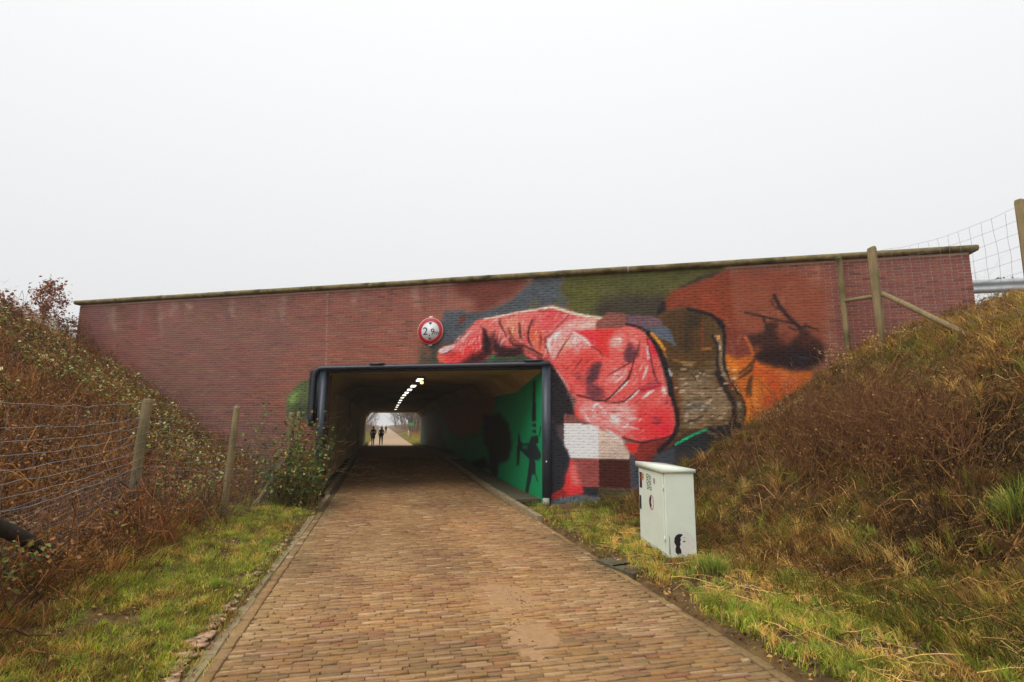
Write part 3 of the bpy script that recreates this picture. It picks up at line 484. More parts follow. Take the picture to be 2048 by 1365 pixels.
for pts in ('980,370 1010,470 1025,560', '1000,560 1010,820', '560,1060 640,1180'): Li(zD(pts), 2.2, (30, 26, 28), .85, 1)
for i in range(60):                                              # broken light marks on the cuff
    x = rng.uniform(1350, 1468); y = rng.uniform(735, 850); Li([(x, y), (x + rng.uniform(2, 9), y + rng.uniform(-1, 1))], rng.uniform(1.5, 3.5), [(196, 180, 158), (60, 50, 38), (214, 200, 180)][i % 3], .7, 1)
# green patch and black return left of the portal
Fi(z3('40,600 80,555 140,490 200,465 215,470 200,760 40,740'), (88, 98, 66), 1, 2, 4); Fi(z3('60,590 130,540 100,640 60,640'), (140, 164, 92), .85, 5); Fi(z3('100,660 200,640 200,760 100,750'), (52, 62, 52), .6, 6)
Fi(z3('205,420 290,395 330,395 330,760 190,755'), (34, 36, 42), 1, 1)
# fine brush grain over the whole painting
_gx, _gy = np.meshgrid(np.arange(cv.w), np.arange(cv.h)); cv.rgb = np.clip((cv.rgb - 118) * 1.10 + 120, 8, 252); cv.rgb *= (1 + .22 * (vnoise(_gx / 5, _gy / 2.2, 21) - .5) + .12 * (vnoise(_gx / 23, _gy / 11, 22) - .5))[..., None]
def to_lin(c): c = np.clip(c, 0, 255) / 255; return np.where(c <= .04045, c / 12.92, ((c + .055) / 1.055) ** 2.4)
def wall_colour(P, base, tint=True):
    """paint over the given bare colour; P world points on the wall"""
    px, py, _ = proj(P)
    if tint: c, a = ct.sample(px, py); base = base * (1 - a)[:, None] + to_lin(c) * KW * a[:, None] * (base.mean(1) / .11)[:, None]
    c, a = cv.sample(px, py); c = to_lin(c) ** 1.07 * KW * 1.22
    c = np.minimum(c, .88); return base * (1 - a)[:, None] + c * a[:, None], a
# ------------------------------------------------------------------ ground in front of the wall (one sheet, laid out along the wall)
ss = np.concatenate([np.arange(-70, -24, 3.0), np.arange(-24, 16, .14), np.arange(16, 70, 3.0)])
vv = np.concatenate([np.arange(-90, -14, 2.5), np.arange(-14, .14, .14), [.2]])
S_, V_ = np.meshgrid(ss, vv, indexing='ij'); G = W(S_.ravel(), np.zeros(S_.size), V_.ravel())
inroad = (G[:, 0] > -1.22) & (G[:, 0] < 2.93)
G[:, 2] = np.where(inroad, -.09, terr(G[:, 0], G[:, 1]) - .01)
G[:, 2] = np.where((G[:, 0] > -1.6) & (G[:, 0] < 3.7) & (V_.ravel() > -.15), -.09, G[:, 2])
put('ground', mesh('ground', G, grid(len(ss), len(vv)), smooth=True), M['soil'], kind='structure')
# ------------------------------------------------------------------ motorway embankment behind the wall, deck over the underpass, land beyond
def prism(foot, z0, z1):
    P = np.array(foot, float); n = len(P); V = np.concatenate([np.c_[P, np.full(n, z0)], np.c_[P, np.full(n, z1)]]); k = np.arange(n)
    return V, [np.array([k[::-1]]), np.array([n + k]), np.stack([k, (k + 1) % n, n + (k + 1) % n, n + k], 1)]
YE = 52.0
def yend(x): return YE + (3.5 - np.asarray(x)) * NW[0] / NW[1] * .6
bk = lambda x: float(ywall(x)) + .42 / NW[1]
for foot in ([(-1.86, bk(-1.86)), (-1.86, float(yend(-1.86)) - .1), (-60, float(yend(-60))), (-60, bk(-60))], [(3.92, bk(3.92)), (60, bk(60)), (60, float(yend(60)) - .1), (3.92, float(yend(3.92)) - .1)]):
    V, Fc = prism(foot, -1, 4.14); put('embankment', mesh('embankment', V, Fc), M['soil'], kind='structure')
V, Fc = prism([(-1.858, bk(-1.858)), (3.918, bk(3.918)), (3.918, float(yend(3.9)) - .1), (-1.858, float(yend(-1.9)) - .1)], 3.62, 4.142)
put('bridge_deck', mesh('bridge_deck', V, Fc), M['asphalt'], kind='structure')
xs = np.concatenate([np.arange(-150, -12, 8.0), np.arange(-12, 18, .5), np.arange(18, 150, 8.0)]); ys = np.concatenate([np.arange(48.0, 130, 1.0), np.arange(130, 460, 8.0)])
X_, Y_ = np.meshgrid(xs, ys, indexing='ij'); zz = zroad(Y_) - .06 + np.interp(np.abs(X_ - .9), [0, 2.0, 2.6, 5, 9, 20, 150], [0, 0, .12, .75, 1.3, 1.8, 1.8]) + .25 * (fbm(X_, Y_, 4) - .5) * (np.abs(X_ - .9) > 2.6)
zz = np.where((Y_ < 54) & (np.abs(X_ - 1) < 2.6), zroad(Y_) - .09, zz)
put('woodland_floor', mesh('woodland_floor', np.c_[X_.ravel(), Y_.ravel(), zz.ravel()], grid(len(xs), len(ys)), smooth=True), M['soil'], kind='structure')
# ------------------------------------------------------------------ the brick headwall
S0, S1, ZTOP, OPL, OPR, OPZ = -14.15, 8.40, 5.18, -5.80, 0.0, 3.10
wall = thing('brick_headwall', W(-3, 0, .2), 'long red brick headwall with a painted giant hand around the underpass mouth', 'wall')
wm = Matrix.Translation(-Vector(wall.location))
def wput(name, V, Fc, mt, col=None, kind=None, parent=wall, smooth=False, label=None):
    V = np.asarray(V, float).reshape(-1, 3) - np.array(wall.location); return put(name, mesh(name, V, Fc, col, smooth), mt, parent, kind=kind, label=label)
CR, BL, JT, DEP = .0605, .2245, .0125, .010               # course, brick length with joint, joint, joint depth
def brick_base(s, z, n):
    t = 124 + 14 * (fbm(s * .55, z * .8, 31) - .5) * 2
    k = n[..., 0]; c = np.stack([t + 14 * (k - .5), 74 + 9 * (k - .5) + 6 * (n[..., 1] - .5), 65 + 8 * (n[..., 1] - .5)], -1)
    c = np.where((n[..., 2] > .93)[..., None], c * .86, c); c = np.where((n[..., 2] < .05)[..., None], np.stack([142 + 0 * k, 84 + 0 * k, 66 + 0 * k], -1), c)
    bl = np.clip((vnoise(s * .5, z * .35, 33) - .55) * 2.2, 0, .5)[..., None]; c = c * (1 - bl * .55) + np.array([140, 112, 100]) * bl * .55     # lime bloom
    c = np.clip(c, 0, 255) / 255; return np.where(c <= .04045, c / 12.92, ((c + .055) / 1.055) ** 2.4) * KW
bricks = []
for j in range(int(ZTOP / CR)):
    za = j * CR; zb = za + CR - JT
    spans = [(S0, S1)] if za > OPZ - .03 else [(S0, OPL), (OPR, S1)]
    off = [0, .5, .25, .75][j % 4] * BL if j % 2 else 0
    for a, b in spans:
        s = a - (BL * .5 if j % 2 else 0)
        while s < b - .01:
            e = min(s + BL - JT, b); st = max(s, a)
            if e - st > .03: bricks.append((st, e, za, zb))
            s += BL
bricks = np.array(bricks); mid = W((bricks[:, 0] + bricks[:, 1]) / 2, (bricks[:, 2] + bricks[:, 3]) / 2)
bricks = bricks[mid[:, 2] > terr0(mid[:, 0], mid[:, 1]) - .35]; mid = W((bricks[:, 0] + bricks[:, 1]) / 2, (bricks[:, 2] + bricks[:, 3]) / 2)
nb = rng.random((len(bricks), 3)); jit = rng.normal(0, .0016, len(bricks))
px, py, dz = proj(mid); area = (bricks[:, 1] - bricks[:, 0]) / dz ** 2
show = (mid[:, 2] > terr0(mid[:, 0], mid[:, 1]) + .12) & (px > 0) & (px < 2048); rank = np.argsort(-(area * show)); single = np.zeros(len(bricks), bool); single[rank[:300]] = True
NX, NZ = 8, 3
def brick_verts(B, J):
    N = len(B); u = np.linspace(0, 1, NX); w = np.linspace(0, 1, NZ); s = B[:, 0:1] + (B[:, 1] - B[:, 0])[:, None] * u; z = B[:, 2:3] + (B[:, 3] - B[:, 2])[:, None] * w
    Sg = np.repeat(s[:, :, None], NZ, 2).reshape(N, -1); Zg = np.repeat(z[:, None, :], NX, 1).reshape(N, -1); vg = np.repeat(J[:, None], NX * NZ, 1)
    Sb = B[:, [0, 1, 1, 0]]; Zb = B[:, [2, 2, 3, 3]]; vb = np.full((N, 4), DEP + .02)
    return np.concatenate([Sg, Sb], 1), np.concatenate([Zg, Zb], 1), np.concatenate([vg, vb], 1)
nv = NX * NZ + 4; g = grid(NX, NZ); c0, c1, c2, c3 = 0, (NX - 1) * NZ, NX * NZ - 1, NZ - 1; b0 = NX * NZ
FB = np.concatenate([g, [[c0, b0, b0 + 1, c1], [c1, b0 + 1, b0 + 2, c2], [c2, b0 + 2, b0 + 3, c3], [c3, b0 + 3, b0, c0]]])
def brick_set(idx):
    Sg, Zg, vg = brick_verts(bricks[idx], jit[idx]); P = W(Sg.ravel(), Zg.ravel(), vg.ravel()); n = np.repeat(nb[idx][:, None], nv, 1).reshape(-1, 3)
    base = brick_base(Sg.ravel(), Zg.ravel(), n); col, a = wall_colour(W(Sg.ravel(), Zg.ravel()), base)
    return P, (np.arange(len(idx))[:, None, None] * nv + FB[None]).reshape(-1, 4), col, a
P, Fc, col, _ = brick_set(np.where(~single)[0]); wput('brickwork', P, Fc, M['brick'], col, kind='stuff')
variants = {}
for i in np.where(single)[0]:
    P, Fc, col, a = brick_set(np.array([i])); o0 = P[0].copy()
    key = None
    if a.max() < .02 and abs(bricks[i, 1] - bricks[i, 0] - (BL - JT)) < 1e-4: key = int(nb[i, 0] * 8) * 3 + (2 if nb[i, 2] > .93 else 0 if nb[i, 2] < .05 else 1)
    me = variants.get(key) if key is not None else None
    if me is None:
        me = mesh('brick', P - o0, Fc, col)
        if key is not None: variants[key] = me
    put('brick', me, M['brick'], wall, loc=Vector(o0) - Vector(wall.location))
# mortar bed behind the bricks: grid with the opening left out
su = np.concatenate([np.arange(S0, OPL, .06), [OPL], np.arange(OPL + .05, OPR, .05), [OPR], np.arange(OPR + .05, S1, .06), [S1]]); zu = np.concatenate([np.arange(-.3, OPZ, .05), [OPZ], np.arange(OPZ + .05, ZTOP, .05), [ZTOP]])
S_, Z_ = np.meshgrid(su, zu, indexing='ij'); Gq = grid(len(su), len(zu)); sc_ = S_.ravel()[Gq].mean(1); zc_ = Z_.ravel()[Gq].mean(1); Gq = Gq[~((sc_ > OPL) & (sc_ < OPR) & (zc_ < OPZ))]
base = srgb(186, 162, 144, KW)[None] * (.8 + .4 * fbm(S_.ravel() * 2, Z_.ravel() * 2, 41))[:, None]; col, a = wall_colour(W(S_.ravel(), Z_.ravel()), base, False); col = np.where(a[:, None] > .3, col * .92, col)
wput('mortar_bed', W(S_.ravel(), Z_.ravel(), np.full(S_.size, DEP)), Gq, M['mortar'], col)
# wall core (returns, ends and back)
def wbox(s0, s1, z0, z1, v0, v1):
    V, Fc = box(s0, s1, v0, v1, z0, z1); return W(V[:, 0], V[:, 2], V[:, 1]), Fc
core = join([wbox(S0 + .004, OPL - .004, -.6, ZTOP - .004, DEP + .006, .40), wbox(OPR + .004, S1 - .004, -.6, ZTOP - .004, DEP + .006, .40), wbox(OPL - .002, OPR + .002, OPZ + .03, ZTOP - .004, DEP + .008, .398)])
wput('wall_core', *core, M['mortar'], np.broadcast_to(srgb(118, 76, 66, KW), (len(core[0]), 3)))
# end bricks facing sideways are read as the same bond on the returns
for sgn, se in ((1, S1), (-1, S0)):
    rows = [wbox(min(se, se + sgn * .006), max(se, se + sgn * .006), j * CR, j * CR + CR - JT, .02 + (.1 if j % 2 else 0) * 0, .38) for j in range(int(3.6 / CR), int(ZTOP / CR))]
    V, Fc = join(rows); wput('end_bricks', V, Fc, M['brick'], np.broadcast_to(srgb(116, 66, 58, KW), (len(V), 3)), kind='stuff')
# coping stones with a rounded nose
prof = [(.40, 0), (-.055, 0)] + [(-.055 - .06 * math.sin(t), .06 - .06 * math.cos(t)) for t in np.linspace(.2, math.pi - .2, 9)] + [(-.05, .125), (.40, .135)]
edges = np.arange(S0 - .13, S1 + .13, 1.612); edges[-1] = S1 + .13
for a, b in zip(edges[:-1], edges[1:]):
    st = np.linspace(a + .006, b - .006, 9); dv = rng.normal(0, .004); dzc = rng.normal(0, .003); V = []
    for k, s in enumerate(st):
        for v, z in prof: V.append(W(s, ZTOP + .002 + z + dzc + rng.normal(0, .0012), v + dv + rng.normal(0, .0015)))
    V = np.array(V); n = len(prof); k = np.arange(n); Q = np.concatenate([np.stack([i * n + k, i * n + (k + 1) % n, (i + 1) * n + (k + 1) % n, (i + 1) * n + k], 1) for i in range(len(st) - 1)])
    wput('coping_stone', V, [Q, np.array([k[::-1]]), np.array([(len(st) - 1) * n + k])], M['coping'])
# faded lettering at the foot of the painting
def text_mesh(txt, size, extrude=.001, align='CENTER'):
    c = bpy.data.curves.new('txt', 'FONT'); c.body = txt; c.size = size; c.extrude = extrude; c.align_x = align; c.align_y = 'CENTER'; c.resolution_u = 3
    o = bpy.data.objects.new('txt', c); COL.objects.link(o); dg = bpy.context.evaluated_depsgraph_get(); me = bpy.data.meshes.new_from_object(o.evaluated_get(dg)); bpy.data.objects.remove(o); bpy.data.curves.remove(c); return me
s_, z_ = on_wall(1160, 1006); me = text_mesh('BAS LAGEWEG', .135); o = put('lettering', me, M['lettering'], wall)
o.matrix_local = wm @ Matrix(((DW[0], 0, -NW[0], 0), (DW[1], 0, -NW[1], 0), (0, 1, 0, 0), (0, 0, 0, 1))).copy(); o.location = Vector(W(s_, max(z_, .145), -.006)) - Vector(wall.location)
# ------------------------------------------------------------------ height limit sign on the wall
s_, z_ = on_wall(862, 663); FR = Matrix(((DW[0], 0, -NW[0]), (DW[1], 0, -NW[1]), (0, 1, 0))).to_4x4()
sign = thing('height_limit_sign', W(s_, z_, 0), 'round white height limit sign with red border reading 2,9m on the brick wall', 'sign')
sign.matrix_world = Matrix.Translation(Vector(W(s_, z_, 0))) @ FR
def disc(r0, r1, z, t, n=56):
    a = np.arange(n) * 2 * math.pi / n; c = np.stack([np.cos(a), np.sin(a)], 1); V = np.concatenate([np.c_[c * r0, np.full(n, z)], np.c_[c * r1, np.full(n, z)], np.c_[c * r1, np.full(n, z - t)]]); k = np.arange(n); k2 = (k + 1) % n
    F = [np.stack([n + k, n + k2, 2 * n + k2, 2 * n + k][::-1], 1)]
    if r0 > 0: F.append(np.stack([k, n + k, n + k2, k2], 1))
    else: F.append(np.array([n + k]))
    return V, F
put('backing_plate', mesh('p', *disc(0, .332, .050, .03)), M['rim'], sign); put('red_ring', mesh('p', *disc(.232, .312, .054, .004)), M['red'], sign); put('white_face', mesh('p', *disc(0, .236, .052, .002)), M['white'], sign)
for txt, sz, x, y in (('2', .27, -.125, -.012), (',', .22, -.02, -.05), ('9', .225, .065, -.03), ('m', .16, .168, -.05)):
    put('digit' if txt in '29' else 'letter', text_mesh(txt, sz), M['black'], sign, loc=(x, y, .056))
for sg in (1, -1): put('arrow', mesh('a', np.array([[-.05, sg * .212, .056], [.05, sg * .212, .056], [0, sg * .155, .056]]), np.array([[0, 1, 2] if sg < 0 else [0, 2, 1]])), M['black'], sign)
for sg in (1, -1):
    V, Fc = box(-.045, .045, sg * .345 - .022, sg * .345 + .022, .0, .03); put('bracket', mesh('b', V, Fc), M['white'], sign)
# ------------------------------------------------------------------ underpass: walls, haunches, ceiling
XL, XR = -1.52, 3.56
tun = thing('underpass_tunnel', (1, 30, 0), 'low concrete underpass passage with a green painted right wall', 'tunnel'); TO = np.array(tun.location)
def zceil(y): return zroad(y) + 3.07
def hh(y, x): return np.interp(y - ywall(x), [0, 2.7], [.02 if x > 0 else .22, .44])
def tput(name, V, Fc, mt, col=None, smooth=False): return put(name, mesh(name, np.asarray(V).reshape(-1, 3) - TO, Fc, col, smooth), mt, tun)
def ypar(x, n): t = np.linspace(0, 1, n) ** 1.6; return ywall(x) + .03 + t * (yend(x) - ywall(x) - .03)
n = 260
# painted right wall, colours from its own canvas
tc2 = Canvas(800, 720, 1110, 1040); F2, L2 = tc2.fill, tc2.line
F2(z1('790,700 1120,700 1120,1050 790,1050'), (6, 124, 76), 1); q3 = z3
F2(q3('1000,680 1130,650 1380,590 1500,560 1440,720 1330,860 1200,870 1130,800 1090,690'), (132, 78, 36), .95, 5); F2(q3('1380,720 1500,700 1560,780 1580,900 1560,1030 1500,1040 1480,1120 1440,1120 1430,1000 1390,900'), (22, 24, 24), .95, 3); F2(q3('1300,1040 1400,1000 1450,1100 1300,1080'), (20, 24, 24), .9, 3)
F2(q3('950,700 1090,690 1110,850 1140,920 1200,1000 1250,1060 1000,950'), (30, 40, 30), .8, 5); L2(q3('1470,1000 1470,1130'), 8, (22, 26, 24), .9, 1.5)
F2(q3('1728,480 1742,480 1748,760 1718,760'), (20, 26, 28), 1); F2(q3('1720,778 1748,778 1748,800 1718,800'), (20, 30, 30), 1); F2(q3('1718,820 1748,820 1748,840 1718,840'), (20, 30, 30), 1)
F2(q3('1715,860 1760,850 1766,910 1750,920 1780,980 1780,1020 1740,1030 1745,1080 1745,1120 1720,1130 1690,1270 1668,1270 1690,1130 1700,1020 1640,960 1620,920 1640,905 1700,910'), (22, 34, 38), 1)
F2(q3('1628,820 1640,880 1640,960 1632,1060 1612,1060 1618,940'), (22, 36, 38), 1); L2(q3('1780,800 1770,860'), 2, (22, 34, 38), 1); L2(q3('1745,1130 1758,1170'), 2, (22, 34, 38), 1); F2(q3('1645,925 1690,925 1690,950 1660,950'), (16, 96, 66), .9)
F2(q3('1660,1260 1720,1260 1800,1345 1780,1345'), (60, 110, 80), .5, 3)
zt = np.linspace(0, 1, 64)
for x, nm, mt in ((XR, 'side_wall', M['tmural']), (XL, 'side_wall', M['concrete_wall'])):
    y = ypar(x, n); top = zceil(y) - hh(y, x); bot = zroad(y) - .12; Z = bot[:, None] + (top - bot)[:, None] * zt; V = np.stack([np.full(Z.shape, x), np.repeat(y[:, None], len(zt), 1), Z], -1).reshape(-1, 3)
    col = None
    if x > 0:
        pxx, pyy, _ = proj(V); c, a = tc2.sample(pxx, pyy); c = np.where(a[:, None] > .5, c, np.array([70, 66, 50])); c = c / 255; col = np.where(c <= .04045, c / 12.92, ((c + .055) / 1.055) ** 2.4) * 1.5
    Fq = grid(n, len(zt)); tput(nm, V, Fq if x > 0 else Fq[:, ::-1], mt, col)
for x, sg in ((XL, 1), (XR, -1)):
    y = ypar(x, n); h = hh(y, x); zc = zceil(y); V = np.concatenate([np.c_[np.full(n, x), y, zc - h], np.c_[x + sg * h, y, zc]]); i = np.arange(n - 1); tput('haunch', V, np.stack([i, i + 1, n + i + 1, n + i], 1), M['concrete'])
nx = 12; V = []
yl, yr = ypar(XL, n), ypar(XR, n)
for i in range(n):
    a = np.array([XL + hh(yl[i], XL), yl[i], zceil(yl[i])]); b = np.array([XR - hh(yr[i], XR), yr[i], zceil(yr[i])])
    for t in np.linspace(0, 1, nx): V.append(a + (b - a) * t)
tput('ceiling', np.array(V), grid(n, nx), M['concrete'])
# light tight shell outside the lining
sh = []
for x0, x1 in ((XL - .34, XL - .03), (XR + .03, XR + .34)):
    V, Fc = prism([(x0, bk(x0) - .35), (x1, bk(x1) - .35), (x1, float(yend(x1)) - .15), (x0, float(yend(x0)) - .15)], -.6, 3.6); sh.append((V, Fc))
V, Fc = join(sh); tput('outer_shell', V, Fc, M['concrete'])
V, Fc = prism([(XL - .3, bk(XL - .3) - .02), (XR + .3, bk(XR + .3) - .02), (XR + .3, float(yend(XR)) - .2), (XL - .3, float(yend(XL)) - .2)], 3.36, 3.615); tput('roof_slab', V, Fc, M['concrete'])
V, Fc = prism([(XL - .3, bk(XL - .3) - .4), (XR + .3, bk(XR + .3) - .4), (XR + .3, float(yend(XR)) - .2), (XL - .3, float(yend(XL)) - .2)], -.75, -.46); tput('light_block_slab', V, Fc, M['concrete'])  # unseen slab added below the floor to stop light leaking in from underneath
# kerbs and footway slabs inside the mouth
def slabs(name, x0, x1, y0, y1, step, ztop, zbot, mt, parent=tun, off=TO):
    y = y0; k = 0
    while y < y1 - .02:
        e = min(y + step, y1); me = bevbox(x0, x1, 0, e - y - .008, zbot, ztop, .008); put(name, me, mt, parent, loc=Vector((0, y, float(zroad(y + step / 2)) + rng.normal(0, .004))) - Vector(off)); y = e; k += 1
slabs('kerb_stone', 2.83, 2.95, 9.75, 30, 1.0, .10, -.2, M['kerb']); slabs('footway_slab', 2.955, XR - .01, 11.9, 24, .5, .095, .02, M['slab']); slabs('kerb_stone', -1.32, -1.20, 14.3, 30, 1.0, .07, -.2, M['kerb'])
slabs('footway_slab', -1.50, -1.325, 14.4, 24, 1.0, .06, -.02, M['slab'])
for xa, xb, xc, xd, zt_ in ((2.952, XR - .01, 2.83, XR - .01, .09), (-1.5, -1.322, -1.5, -1.2, .055)):
    V, Fc = join([box(xa, xb, a_, a_ + 1, -.15, zt_) for a_ in np.arange(24.0, 30)] + [box(xc, xd, a_, a_ + 1, -.15, zt_) for a_ in np.arange(30.0, 52)]); V[:, 2] += zroad(V[:, 1]); tput('footway_bed', V, Fc, M['kerb'])
# ------------------------------------------------------------------ dark steel frame round the mouth
fr = thing('portal_frame', W(-3, 3.1, -.05), 'dark blue steel pipe and jamb frame around the underpass mouth', 'frame'); FO = np.array(fr.location)
def fput(name, V, Fc, mt, smooth=False): return put(name, mesh(name, np.asarray(V).reshape(-1, 3) - FO, Fc, None, smooth), mt, fr)
pts = [W(.06, 3.135, -.07)] + [W(s, 3.135, -.07) for s in np.linspace(-.2, -5.78, 12)] + [W(-5.78 - .24 * math.sin(t), 3.135 - .24 * (1 - math.cos(t)), -.07) for t in np.linspace(.2, math.pi / 2, 7)] + [W(-6.03, z, -.07) for z in np.linspace(2.7, 1.65, 5)]
fput('top_pipe', *tube(pts, .052, 14), M['steel'], True); fput('right_jamb', *wbox(-.13, .06, -.05, 3.08, -.06, .10), M['steel']); fput('left_jamb', *wbox(-5.86, -5.70, -.05, 3.08, -.055, .12), M['steel'])
fput('side_panel', *wbox(-6.0, -5.862, 1.75, 3.02, -.02, -.004), M['blacksteel']); fput('lintel_edge', *wbox(-5.70, -.13, 3.02, 3.085, -.02, .12), M['blacksteel'])
for px_, a in ((757, .36), (1068, .40)):
    s_, _ = on_wall(px_, 729); fput('cover_plate', *wbox(s_ - a / 2, s_ + a / 2, 3.188, 3.225, -.15, .0), M['steel'])
fput('base_shoe', *wbox(-.11, .03, 0, .17, -.11, -.062), M['plinth']); fput('bolt', *tube([W(-.03, .95, -.06), W(-.03, .95, -.085)], .018, 8), M['white'])
# ------------------------------------------------------------------ lamps under the ceiling
lampspec = [(1065, 205), (970, 287), (915, 353), (872, 403), (838, 443), (810, 487), (785, 530), (767, 571), (747, 608), (732, 640), (717, 680)]
ord_ = ['first', 'second', 'third', 'fourth', 'fifth', 'sixth', 'seventh', 'eighth', 'ninth', 'tenth', 'last']
for k, (a, b) in enumerate(lampspec):
    xx = 700 + a / 8.03 - 766.0; y = FPX * .99 / xx / 1.0
    t = thing('tunnel_lamp', (1.0, y, float(zceil(y))), 'lit strip lamp under the tunnel ceiling, ' + ord_[k] + ' of the row from the mouth', 'lamp', 'lamps in a row under the underpass ceiling')
    put('housing', bevbox(-.12, .12, -.46, .46, -.055, .06, .012), M['steel'], t); put('diffuser', bevbox(-.085, .085, -.42, .42, -.085, -.056, .012), M['lamp'], t)
px_, py_ = 843.6, 765.5; d = ray(px_, py_); y = 15.6; P = CAMP + d * (y / d[1]); t = thing('signal_lamp', (P[0], P[1], float(zceil(y))), 'small amber lamp beside the nearest ceiling lamp', 'lamp')
put('bracket', mesh('b', *box(-.03, .03, -.03, .03, P[2] + .04 - float(zceil(y)), .05)), M['steel'], t); put('lens', mesh('l', *tube([(0, 0, P[2] - .04 - float(zceil(y))), (0, 0, P[2] - .02 - float(zceil(y))), (0, 0, P[2] + .035 - float(zceil(y)))], [.03, .05, .04], 10)), M['amber'], t)
# ------------------------------------------------------------------ the brick path
path = put('path', mesh('path', *(lambda xs, ys: (np.stack([np.repeat(xs[:, None], len(ys), 1), np.repeat(ys[None], len(xs), 0), np.repeat(zroad(ys)[None] - .015, len(xs), 0)], -1).reshape(-1, 3), grid(len(xs), len(ys))))(np.array([-1.2, 0, 1, 2, 2.84]), np.concatenate([np.arange(-12, 60, .5), np.arange(60, 420, 6.0)]))), M['sand'], kind='structure')
PL, PW, PJ = .208, .0535, .0062
rows = []
yrow = 2.4; j = 0
while yrow < 27:
    x = -1.06 - (PL / 2 if j % 2 else 0) + rng.uniform(-.03, .03)
    while x < 2.80:
        a, b = max(x, -1.06), min(x + PL - PJ, 2.80)
        if b - a > .04: rows.append((a, b, yrow + .014 * math.sin(a * 1.7 + yrow) + .02 * (vnoise(a * .8, yrow * .6, 3) - .5), j))
        x += PL + rng.normal(0, .003)
    yrow += PW; j += 1
for sgn, x0 in ((0, -1.165), (1, 2.80)):                     # edging row laid lengthwise
    y = 2.4
    while y < 11.5: rows.append((x0 + .006, x0 + .094 if sgn == 0 else x0 + .088, y, -1)); y += PL
rows = np.array(rows); NP = len(rows)
prand = rng.random((NP, 4))
def sandiness(x, y):
    s = np.clip((fbm(x * 1.1, y * .55, 51) - .52) * 3, 0, .7)
    for (a, b, r1, r2, k) in SANDP: s = np.maximum(s, k * np.exp(-(((x - a) * math.cos(.25) + (y - b) * math.sin(.25)) / r1) ** 2 - (((y - b) * math.cos(.25) - (x - a) * math.sin(.25)) / r2) ** 2))
    return s
SANDP = []
for p, r1, r2, k in (((1010, 1200), .28, .6, .9), ((1060, 1265), .22, .4, .8), ((1130, 1345), .3, .3, .9), ((560, 1140), .25, 1.2, .5), ((480, 1330), .15, .5, .5)):
    d = ray(*p); P = CAMP + d * (-EYE / d[2]); SANDP.append((P[0], P[1], r1, r2, k))
def paver_cols(x, y, n):
    c = np.stack([162 + 16 * (n[:, 0] - .5), 123 + 14 * (n[:, 0] - .5) + 8 * (n[:, 1] - .5), 80 + 12 * (n[:, 1] - .5)], 1)
    c = np.where((n[:, 2] > .86)[:, None], c * np.array([.93, .85, .90]), c); c = np.where((n[:, 2] < .1)[:, None], c * np.array([1.05, 1.06, 1.08]), c)
    gz = np.clip((fbm(x * .6, y * .4, 57) - .5) * 1.6, -.4, .4)[:, None]; c = c * (1 + gz * np.array([.28, .28, .28])); tr = np.exp(-((np.abs(x - .85) - .75) / .3) ** 2)[:, None]; c = c * (1 + .05 * tr)
    eg = np.clip(1 - np.minimum(x + 1.1, 2.85 - x) / .45, 0, 1)[:, None] * (.3 + .7 * vnoise(x * 3, y * 1.5, 58)[:, None]); c = c * (1 - .5 * eg) + np.array([112, 104, 62]) * .5 * eg
    s = sandiness(x, y)[:, None] * (.35 + .5 * n[:, 3:4]); c = c * (1 - s) + np.array([204, 164, 112]) * s
    c = np.clip(c, 0, 255) / 255; return np.where(c <= .04045, c / 12.92, ((c + .055) / 1.055) ** 2.4) * .86
PB = .005
def paver_local(L, Wd, r):
    """5 rings: bottom, shoulder, top inset; slightly worn corners"""
    def ring(ins, z): return [[ins, ins, z], [L - ins, ins, z], [L - ins, Wd - ins, z], [ins, Wd - ins, z]]
    V = np.array(ring(0, -.05) + ring(.0, -PB) + ring(PB, 0.0)); V[4:] += r.normal(0, .0026, (8, 3)) * np.array([1, 1, .6]); q = []
    for a in (0, 4):
        for k in range(4): q.append([a + k, a + (k + 1) % 4, a + 4 + (k + 1) % 4, a + 4 + k])
    return V, np.array(q + [[8, 9, 10, 11]])
def worn(c, r):
    C = np.repeat(c[None], 12, 0) * r.uniform(.9, 1.1, (12, 1)); C[:8] *= .88
    if r.random() < .16: k = 2 * r.integers(0, 2); ii = [8 + k, 8 + (k + 1) % 4, 4 + k, 4 + (k + 1) % 4]; C[ii] = C[ii] * .6 + srgb(222, 192, 152) * .4        # chipped, dusty edge
    return C
cx_ = (rows[:, 0] + rows[:, 1]) / 2; cy_ = rows[:, 2] + np.where(rows[:, 3] < 0, .1, PW / 2); px, py, dz = proj(np.c_[cx_, cy_, zroad(cy_)])
vis = (py < 1365) & (px > -20) & (px < 2070) & (dz > 1) & (rows[:, 3] >= 0) & (rows[:, 1] - rows[:, 0] > .19)
rk = np.argsort(np.where(vis, dz, 1e9)); single = np.zeros(NP, bool); single[rk[:300]] = True
pc = paver_cols(cx_, cy_, prand); AV, AF, AC = [], [], []; nvx = 0; varm = {}
LW = np.c_[np.where(rows[:, 3] < 0, rows[:, 1] - rows[:, 0], rows[:, 1] - rows[:, 0]), np.where(rows[:, 3] < 0, PL - PJ, PW - PJ)]
zs_ = zroad(cy_) + rng.normal(0, .0034, NP) + .012 * (vnoise(cx_ * 1.2, cy_ * 1.2, 61) - .5); rot = rng.normal(0, .012, NP); til = rng.normal(0, .02, (NP, 2))
r2_ = np.random.default_rng(3)
